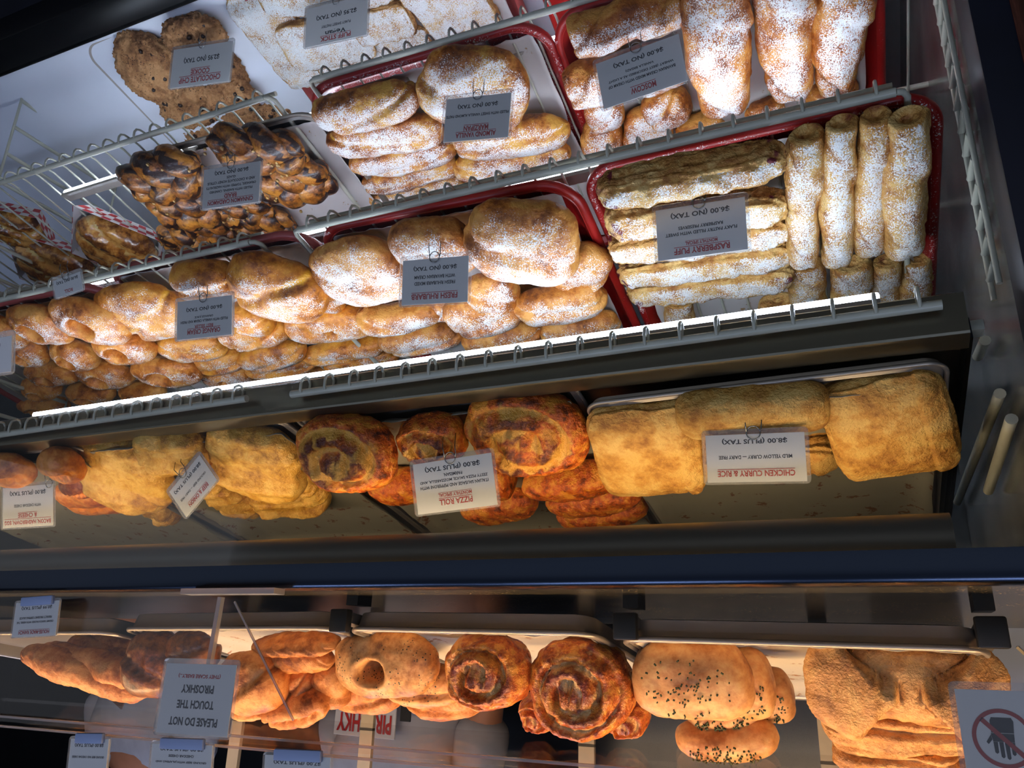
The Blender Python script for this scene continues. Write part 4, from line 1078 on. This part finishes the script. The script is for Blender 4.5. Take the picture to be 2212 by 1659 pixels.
hot([
    (2134, 1470, 1766, 1454, 170, .87, 70, .06, 'large folded puff with a triangular opening in the rightmost hot pan', dict(kind='envelope')),
    (2110, 1560, 1772, 1556, 90, .90, 45, .055, 'folded puff on its side, second in the stack behind the no-touch sign', dict(kind='fold')),
    (2080, 1624, 1790, 1606, 96, .92, 40, .055, 'folded puff on its side, third in the stack, reaching the photo edge', dict(kind='fold')),
], 'folded_puff', 'folded', 'folded puffs', 'pastry', kind='puffsoft', pe=5, ce=3.4, amp=.004, nsc=22, nu=96, nv=72)
hot([
    (320, 1500, 44, 1400, 62, .86, 40, .05, 'long golden loaf at the left edge of the hot pans', dict(kind='slash')),
    (330, 1480, 84, 1412, 90, .87, 55, .05, 'long seeded loaf with an open filled seam', dict()),
    (300, 1430, 140, 1386, 44, .89, 40, .045, 'narrow loaf behind the seeded one, left of the dark bread', dict(kind='slash')),
    (300, 1404, 190, 1378, 34, .90, 40, .04, 'narrow loaf tucked right beside the dark bread', dict(kind='slash')),
], 'long_loaf', 'bread', 'long loaves', 'bread', kind='open', pe=3, amp=.003)
hot([
    (400, 1432, 276, 1420, 136, .85, 75, .06, 'dark brown bread left of the warning sign', dict(mat='darkbread')),
    (470, 1400, 360, 1404, 90, .84, 70, .05, 'dark brown bread behind the acrylic sign post', dict(mat='darkbread')),
    (620, 1470, 480, 1462, 130, .87, 65, .06, 'reddish bread right of the warning sign', dict()),
    (735, 1386, 540, 1390, 56, .86, 50, .05, 'pale crescent bread at the pan rim right of the sign post', dict(kind='slash', bend=.1)),
    (720, 1418, 580, 1420, 50, .875, 50, .045, 'second pale crescent bread just below the first in the photo', dict(kind='slash', bend=.1)),
    (690, 1462, 600, 1478, 66, .90, 50, .05, 'reddish bread between the crescents and the round roll', dict()),
    (720, 1512, 564, 1536, 72, .90, 40, .055, 'round reddish roll with an orange cheese edge, lowest in the photo', dict(kind='open')),
    (600, 1510, 500, 1516, 50, .90, 50, .045, 'golden bread below the reddish one, beside the sign', dict()),
], 'bread', 'bread', 'breads in the hot pan behind the sign', 'bread', kind='bun', pe=2.6, amp=.003)

# ================================================================== CARDS
_font_cache = {}
def text_mesh(s):
    if s in _font_cache: return _font_cache[s]
    cu = bpy.data.curves.new('lettering', 'FONT'); cu.body = s; cu.offset = .03; cu.resolution_u = 2; cu.extrude = 0
    o = bpy.data.objects.new('lettering', cu); COL.objects.link(o)
    bpy.context.view_layer.update()
    me = bpy.data.meshes.new_from_object(o.evaluated_get(bpy.context.evaluated_depsgraph_get()))
    bpy.data.objects.remove(o); bpy.data.curves.remove(cu)
    v = np.array([q.co[:2] for q in me.vertices]); F_ = [tuple(p.vertices) for p in me.polygons]
    v -= (v.min(0) + v.max(0)) / 2; _font_cache[s] = (v, F_, np.ptp(v[:, 0]), np.ptp(v[:, 1])); bpy.data.meshes.remove(me)
    return _font_cache[s]
def write(parent, name, s, cx, cy, w, h, z, mat, underline=False, shear=0):
    v, F_, tw, th = text_mesh(s)
    V = [(cx + x * w / tw + shear * y * h / th, cy + y * h / th, z) for x, y in v]; Fc = list(F_)
    if underline:
        n = len(V); V += [(cx - w / 2, cy - h * .72, z), (cx + w / 2, cy - h * .72, z), (cx + w / 2, cy - h * .62, z), (cx - w / 2, cy - h * .62, z)]; Fc.append((n, n + 1, n + 2, n + 3))
    return mk(name, V, Fc, mat, parent, False)
def card(pl, pr, Wc, hpx, lines, label, back=14, name='price_card', cat='price card', group='price cards', clip=True, shift=0., margin=.0035, tear=False, yaw=0, Yfix=None, clipx=0.):
    """pl/pr: photo points at the middle of the card's photo-left and photo-right edges; stands upright in the room"""
    a = math.radians(back); n = Vector((math.sin(math.radians(yaw)), -math.cos(a), math.sin(a))).normalized()
    cx, cy = (pl[0] + pr[0]) / 2, (pl[1] + pr[1]) / 2
    r = Vector(ray(cx, cy)); cpos = Vector((0, 0, CZ)) + r
    A, B = on_plane(*pl, cpos, n), on_plane(*pr, cpos, n); k = Wc / (A - B).length
    if clip and not Yfix:               # stand the card just in front of the pastry it is stuck in
        bpy.context.view_layer.update(); dg = bpy.context.evaluated_depsgraph_get(); ks = []
        c0 = Vector((0, 0, CZ))
        for fy in (-.62, -.45, -.2, .1, .4):
            for fx in (-.4, 0, .4):
                px = cx + fx * (pr[0] - pl[0]) + 0; py = cy + fx * (pr[1] - pl[1]) + fy * hpx
                q = on_plane(px, py, cpos, n) - c0; st0 = c0 + q * (.664 / q.y); d_ = q.normalized()
                hit, loc, *_ = SC.ray_cast(dg, st0, d_, distance=1.0)
                if hit: ks.append((loc - c0).length / q.length)
        ks.sort(); k = ks[1] - .013; Wc = k * (A - B).length
    if Yfix: k = Yfix / r.y; Wc = k * (A - B).length
    c = Vector((0, 0, CZ)) + r * k
    xa = (A - B).normalized()          # photo left = world right = reading direction
    ya = n.cross(xa).normalized()
    q1, q2 = on_plane(cx, cy - hpx / 2, c, n), on_plane(cx, cy + hpx / 2, c, n); Hc = abs((q2 - q1).dot(ya))
    e = tag(empty(name, tuple(c), Matrix((xa, ya, n)).transposed()), label, cat, group)
    cdo = G().box((0, 0, 0), (Wc, Hc, .0006)).build('card', 'card', e)
    def rr(w, h, z): return [(x, y, z) for x, y in rrect(w, h, .004, 5)]
    w2, h2 = Wc + 2 * margin, Hc + 2 * margin
    V = rr(w2, h2, -.0009) + rr(w2, h2, .0011); m = len(V) // 2
    mk('laminate_sleeve', [(x, y - margin * .4, z) for x, y, z in V], [tuple(range(m))[::-1], tuple(range(m, 2 * m))] + [(i, (i + 1) % m, m + (i + 1) % m, m + i) for i in range(m)], 'sleeve', e, False)
    for ln in lines:
        s, fy, fh, fw, col = ln[:5]
        write(cdo, 'lettering', s, (ln[6] if len(ln) > 6 else 0) * Wc, Hc / 2 - fy * Hc, fw * Wc, fh * Hc, .0005, col, len(ln) > 5 and ln[5])
    if clip:
        rr_ = .0062; cy_ = -Hc / 2 - .001
        mw = e.matrix_world if False else (Matrix.Translation(c) @ Matrix((xa, ya, n)).transposed().to_4x4()); inv = mw.inverted()
        bpy.context.view_layer.update()
        def tip(x):
            st_ = mw @ Vector((x, cy_ - .012, .004)); dr = ((st_ - Vector((0, 0, CZ))).normalized() * .8 + Vector((0, .0, -.75))).normalized()
            hit, loc, *_ = SC.ray_cast(bpy.context.evaluated_depsgraph_get(), st_, dr, distance=.12)
            return tuple(inv @ (loc + dr * .006 if hit and (loc - st_).length < .045 else st_ + dr * .024))
        P = [tip(clipx * Wc - .0085), (clipx * Wc - .0082, cy_ - .012, .004), (clipx * Wc - .0072, cy_ - .004, .002)]
        P += [(clipx * Wc + rr_ * math.cos(t), cy_ + rr_ * math.sin(t), .0022 + .0004 * (t > 6)) for t in np.linspace(math.pi, math.pi * 3.0 * 1.0 + .0, 28)[:-1]]
        P += [(clipx * Wc - rr_, cy_, .0028)]
        P2 = [(clipx * Wc + rr_ * 1.0, cy_, .0022), (clipx * Wc + .0066, cy_ - .012, .004), tip(clipx * Wc + .0066)]
        g = G().tube(P, .00055, 6).tube(P2, .00055, 6)
        g.build('wire_clip', 'clip', e, True)
    return e
Rk, Bk = 'redink', 'blackink'
card((1417, 510), (1610, 482), .085, 112, [('RASPBERRY PUFF', .13, .12, .62, Rk, True), ('MONTHLY SPECIAL', .27, .07, .36, Rk, True), ('FLAKY PASTRY FILLED WITH SWEET', .47, .065, .80, Bk), ('RASPBERRY PRESERVES', .58, .065, .50, Bk), ('$6.00 (NO TAX)', .84, .13, .66, Bk)], 'RASPBERRY PUFF price card, $6.00, in the raspberry tray')
card((868, 612), (1010, 602), .080, 98, [('FRESH RHUBARB', .17, .13, .70, Rk, True), ('FRESH RHUBARB MIXED', .46, .08, .62, Bk), ('WITH BAVARIAN CREAM', .60, .08, .62, Bk), ('$6.00 (NO TAX)', .80, .12, .66, Bk)], 'FRESH RHUBARB price card, $6.00')
card((382, 694), (500, 680), .080, 84, [('ORANGE CREAM', .17, .13, .60, Rk, True), ('BEST SELLER', .30, .09, .34, Rk), ('FILLED WITH VANILLA CREAM AND FRESH', .44, .07, .86, Bk), ('ORANGE JUICE', .55, .07, .34, Bk), ('$6.00 (NO TAX)', .76, .12, .66, Bk)], 'ORANGE CREAM price card, $6.00')
card((-90, 782), (24, 764), .070, 76, [('CHERRY', .17, .13, .40, Rk, True, -.1), ('$6.00 (NO TAX)', .8, .12, .6, Bk)], 'price card cut off by the left edge of the photo, in the ring bun tray', clip=False)
card((960, 262), (1100, 248), .075, 94, [('ALMOND VANILLA', .13, .12, .62, Rk, True), ('MARZIPAN', .28, .12, .38, Rk, True), ('FILLED WITH SWEET VANILLA ALMOND PASTE', .58, .065, .96, Bk), ('$6.00 (NO TAX)', .80, .12, .62, Bk)], 'ALMOND VANILLA MARZIPAN price card, $6.00')
card((1294, 188), (1474, 124), .085, 106, [('MOSCOW', .17, .13, .30, Rk, True, .0), ('BAVARIAN CREAM MIXED WITH CREAM OF', .40, .065, .80, Bk), ('WHEAT (BEST DESCRIBED AS A LIGHT', .52, .065, .78, Bk), ('VANILLA BREAD)', .63, .065, .34, Bk), ('$6.00 (NO TAX)', .82, .12, .60, Bk)], 'MOSCOW price card, $6.00, tilted')
card((438, 410), (560, 392), .078, 86, [('CINNAMON CARDAMON', .12, .11, .80, Rk, True), ('BRAID', .26, .10, .22, Rk, True), ('FILLED WITH RAISINS, CANDIED', .40, .07, .76, Bk), ('ORANGES, TOPPED WITH HAZELNUTS', .51, .07, .88, Bk), ('AND A CHOCOLATE HONEY CITRUS', .62, .07, .84, Bk), ('GLAZE', .72, .06, .16, Bk), ('$6.00 (NO TAX)', .87, .12, .60, Bk)], 'CINNAMON CARDAMON BRAID price card, $6.00')
card((370, 150), (498, 132), .092, 84, [('CHOCOLATE CHIP', .16, .15, .70, Rk, True), ('COOKIE', .35, .14, .32, Rk, True), ('$2.95 (NO TAX)', .68, .16, .60, Bk)], 'CHOCOLATE CHIP COOKIE price card, $2.95')
card((660, 62), (792, 32), .078, 84, [('PUFF STICK', .12, .12, .50, Rk, True), ('Vegan', .27, .15, .34, Bk), ('FLAKY SWEET PASTRY', .44, .07, .48, Bk), ('$2.95 (NO TAX)', .70, .14, .66, Bk)], 'PUFF STICK Vegan price card, $2.95')
card((118, 626), (176, 606), .06, 40, [('$6.00 (NO TAX)', .8, .22, .8, Bk), ('ROLL', .2, .2, .3, Rk)], 'small price card stuck in the pastry beside the wire rack', back=20)
card((1524, 992), (1738, 986), .088, 104, [('CHICKEN CURRY & RICE', .18, .13, .78, Rk, True), ('MILD YELLOW CURRY --- DAIRY FREE', .52, .08, .74, Bk), ('$8.00 (PLUS TAX)', .86, .13, .66, Bk)], 'CHICKEN CURRY & RICE price card, $8.00', back=14, Yfix=.733)
card((896, 1058), (1066, 1034), .080, 112, [('PIZZA ROLL', .18, .12, .42, Rk, True), ('MONTHLY SPECIAL', .32, .07, .42, Rk, True), ('ITALIAN SAUSAGE AND PEPPERONI WITH', .50, .065, .86, Bk), ('ZESTY PIZZA SAUCE, MOZZARELLA, AND', .61, .065, .86, Bk), ('PARMESAN.', .71, .065, .24, Bk), ('$8.00 (PLUS TAX)', .86, .12, .70, Bk)], 'PIZZA ROLL price card, $8.00', Yfix=.729)
card((384, 1090), (450, 1010), .072, 100, [('BEEF & ONION', .17, .13, .60, Rk, True), ('GROUND BEEF --- DAIRY FREE', .48, .07, .80, Bk), ('$8.00 (PLUS TAX)', .82, .13, .84, Bk)], 'BEEF & ONION price card, $8.00, turned on its corner', Yfix=.735)
card((6, 1098), (114, 1090), .074, 88, [('BACON, HASHBROWN, EGG', .13, .12, .92, Rk, True), ('& CHEESE', .29, .11, .38, Rk, True), ('WITH CHEDDAR CHEESE', .53, .07, .54, Bk), ('$8.00 (PLUS TAX)', .85, .13, .72, Bk)], 'BACON, HASHBROWN, EGG & CHEESE price card, $8.00, lower left of the steel shelf', clipx=-.45, Yfix=.745)
# cards around the acrylic guard, held at their lower edge by a clip block
def guard_card(pl, pr, hpx, lines, label, Yd=.638):
    e = card(pl, pr, .07, hpx, lines, label, back=4, clip=False, Yfix=Yd, margin=.002)
    h = [c for c in e.children if c.name.startswith('card')][0].dimensions.y
    w = [c for c in e.children if c.name.startswith('card')][0].dimensions.x
    shade_auto(G().box((-.002, -h / 2 - .001, .002), (w * .72, .010, .005), bev=.0015).build('clip_block', 'bluegrey', e))
    return e
guard_card((30, 1340), (124, 1334), 74, [('HOUSE-MADE RANCH', .12, .11, .70, Rk, True), ('CREAMY RANCH PACKED WITH HERBS, THE', .42, .07, .84, Bk), ('PERFECT PIROSHKY DIPPING SAUCE!', .54, .07, .74, Bk), ('$0.99 (PLUS TAX)', .84, .12, .70, Bk)], 'HOUSE-MADE RANCH price card standing before the long loaves')
guard_card((150, 1630), (232, 1632), 70, [('GROUND BEEF AND CHEDDAR CHEESE', .44, .07, .84, Bk), ('$8.00 (PLUS TAX)', .82, .14, .76, Bk)], 'ground beef and cheddar price card on the guard, left one at the bottom edge')
guard_card((326, 1640), (456, 1646), 70, [('GROUND BEEF WITH JALAPENO AND', .46, .08, .84, Bk), ('CHEDDAR CHEESE', .64, .08, .42, Bk), ('$8.00 (PLUS TAX)', .86, .13, .72, Bk)], 'jalapeno and cheddar price card on the guard, below the warning sign')
guard_card((570, 1664), (712, 1672), 70, [('$7.00 (PLUS TAX)', .80, .14, .72, Bk)], 'price card cut off at the bottom edge, right of the jalapeno card')

# warning sign on its acrylic stand
st = card((348, 1506), (500, 1514), .085, 154, [('PLEASE DO NOT', .18, .12, .68, Bk), ('TOUCH THE', .42, .12, .52, Bk), ('PIROSHKY', .64, .12, .46, Bk), ('(THEY SCARE EASILY...)', .83, .07, .60, Rk)], 'PLEASE DO NOT TOUCH THE PIROSHKY sign on an acrylic stand', back=0, name='warning_sign', cat='sign', group=None, clip=False, Yfix=.628)
s2 = tag(empty('sign_stand', tuple(atY(500, 1278, .632))), 'clear acrylic stand with a long base holding the warning sign', 'sign stand')
G().box((0, 0, 0), (.12, .016, .0055)).build('base_block', 'acrylicedge', s2)
A = atY(478, 1290, .636) - s2.location; B = atY(452, 1440, .636) - s2.location
G().tube([tuple(A), tuple(B)], .0035, 4).build('post', 'acrylicedge', s2)
A = atY(507, 1300, .640) - s2.location; B = atY(634, 1556, .640) - s2.location
G().tube([tuple(A), tuple(B)], .0013, 4).build('brace', 'acrylicedge', s2)
# no-touch sign at the photo's lower right
ns_ = card((2075, 1590), (2260, 1600), .1, 210, [], 'square no-touch sign with a red ring at the lower right corner of the photo', back=0, name='no_touch_sign', cat='sign', group=None, clip=False, Yfix=.628)
cd = [c for c in ns_.children if c.name.startswith('card')][0]; wS, hS = cd.dimensions.x, cd.dimensions.y
def ringm(r0, r1, z, n=48):
    V = []; 
    for k in range(n):
        a = 2 * math.pi * k / n; V += [(r0 * math.cos(a), r0 * math.sin(a), z), (r1 * math.cos(a), r1 * math.sin(a), z)]
    return V, [(2 * k, 2 * k + 1, (2 * k + 3) % (2 * n), (2 * k + 2) % (2 * n)) for k in range(n)]
r1 = wS * .37
V, Fc = ringm(r1 * .86, r1, .0006); n = len(V)
for sx, sy in ((-1, -.08), (-1, .08), (1, .08), (1, -.08)):
    u, v = sx * r1 * .9, sy * r1; a = math.radians(-45 + 90 + 90); V.append((u * math.cos(a) - v * math.sin(a), u * math.sin(a) + v * math.cos(a), .0006))
Fc.append((n, n + 1, n + 2, n + 3)); mk('prohibition_ring', V, Fc, 'redsign', ns_, False)
V = []; Fc = []
def poly(pts):
    n = len(V); V.extend([(x * r1, y * r1, .0005) for x, y in pts]); Fc.append(tuple(range(n, n + len(pts))))
poly([(-.34, -.70), (.30, -.70), (.36, -.58), (.36, -.18), (-.36, -.18), (-.40, -.58)])      # cuff and palm
poly([(-.36, -.16), (.38, -.16), (.34, .12), (-.34, .12)])
for i, (x, h) in enumerate(((-.34, .52), (-.16, .66), (.02, .62), (.20, .48))): poly([(x, .13), (x + .14, .13), (x + .13, h), (x + .07, h + .05), (x + .01, h)])
poly([(.38, -.12), (.56, .14), (.50, .22), (.36, .06)])
mk('hand_symbol', V, Fc, 'blackink', ns_, False)

# ================================================================== PEOPLE BEHIND THE COUNTER
def skin_obj(name, pts, edges, mat, parent=None, sub=2):
    me = bpy.data.meshes.new(name); me.from_pydata([p[0] for p in pts], edges, []); me.materials.append(MT[mat])
    o = bpy.data.objects.new(name, me); COL.objects.link(o)
    if parent: o.parent = parent
    m = o.modifiers.new('skin', 'SKIN')
    for i, p in enumerate(pts):
        r = p[1]; o.data.skin_vertices[0].data[i].radius = r if isinstance(r, tuple) else (r, r)
    o.data.skin_vertices[0].data[0].use_root = True
    s = o.modifiers.new('sub', 'SUBSURF'); s.levels = sub; s.render_levels = sub
    m.use_smooth_shade = True
    return o
def person(x, y, yaw, label, logo):
    e = tag(empty('person', (x, y, 0)), label, 'person', 'people behind the counter'); e.rotation_euler = (0, 0, yaw)
    P = [((0, 0, .98), (.15, .11)), ((0, 0, 1.12), (.14, .10)), ((0, 0, 1.28), (.16, .11)), ((0, .01, 1.42), (.15, .10)), ((0, .01, 1.50), .055), ((0, -.01, 1.58), .06), ((0, -.02, 1.66), (.08, .095)), ((0, -.02, 1.74), (.075, .09)),
         ((.19, .01, 1.42), .055), ((.25, -.02, 1.18), .042), ((.16, -.20, 1.08), .032), ((.10, -.26, 1.07), .024),
         ((-.19, .01, 1.42), .055), ((-.25, -.02, 1.18), .042), ((-.16, -.20, 1.08), .032), ((-.10, -.26, 1.07), .024),
         ((.09, 0, .92), .085), ((.10, -.01, .50), .058), ((.10, .01, .08), .042), ((.10, -.12, .04), .035),
         ((-.09, 0, .92), .085), ((-.10, -.01, .50), .058), ((-.10, .01, .08), .042), ((-.10, -.12, .04), .035)]
    E_ = [(0, 1), (1, 2), (2, 3), (3, 4), (4, 5), (5, 6), (6, 7), (3, 8), (8, 9), (9, 10), (10, 11), (3, 12), (12, 13), (13, 14), (14, 15), (0, 16), (16, 17), (17, 18), (18, 19), (0, 20), (20, 21), (21, 22), (22, 23)]
    for s in (1, -1):
        w = 11 if s == 1 else 15
        for k in range(5):
            b = len(P); fx = (-.022 + .011 * k) * s + .09 * s
            P += [((fx, -.285 - .006 * (k % 2), 1.065), .009), ((fx, -.32, 1.055), .008)]; E_ += [(w, b), (b, b + 1)]
    skin_obj('body', P, E_, 'skin', e)
    S = [((0, 0, .98), (.185, .14)), ((0, 0, 1.12), (.175, .13)), ((0, 0, 1.28), (.195, .14)), ((0, .01, 1.42), (.175, .125)), ((0, .01, 1.475), (.085, .075)), ((.19, .01, 1.42), .075), ((.235, -.01, 1.26), .068), ((-.19, .01, 1.42), .075), ((-.235, -.01, 1.26), .068)]
    skin_obj('shirt', S, [(0, 1), (1, 2), (2, 3), (3, 4), (3, 5), (5, 6), (3, 7), (7, 8)], 'shirt', e)
    T = [((0, 0, .95), (.19, .14)), ((.10, 0, .80), .10), ((.105, -.01, .50), .085), ((.105, .01, .12), .07), ((-.10, 0, .80), .10), ((-.105, -.01, .50), .085), ((-.105, .01, .12), .07)]
    skin_obj('trousers', T, [(0, 1), (1, 2), (2, 3), (0, 4), (4, 5), (5, 6)], 'trousers', e)
    V, Fc, at = lump(.19, .22, .24, 5, kind='none', pe=2, nu=24, nv=24, amp=.004); h = mk('hair', V, Fc, 'hair', e); h.location = (0, .02, 1.755)
    if logo:
        b = G().box((0, 0, 0), (.19, .004, .07), bev=.001).build('badge', 'whitepaper', e); b.location = (.02, -.145, 1.29)
        t = write(e, 'shirt_lettering', 'PIROSHKY', 0, 0, .17, .042, 0, 'redink'); t.rotation_euler = (math.pi / 2, 0, 0); t.location = (.02, -.149, 1.295)
        bb = G().box((0, 0, 0), (.03, .004, .06), bev=.001).build('badge', 'black', e); bb.location = (-.10, -.142, 1.255)
    else:
        for (dx, dz, w, h_, mt) in ((-.03, 1.28, .07, .04, 'brown'), (.04, 1.25, .06, .05, 'green'), (.09, 1.22, .06, .04, 'brown')):
            b = G().box((0, 0, 0), (w, .004, h_), Matrix.Rotation(.4, 3, 'Y'), .001).build('shirt_print', mt, e); b.location = (dx, -.147, dz)
person(1.08, 1.85, .15, 'person in a white shirt with a red PIROSHKY badge behind the hot pans', True)
person(2.05, 1.95, .1, 'person in a white shirt with a green and brown print behind the long loaves', False)
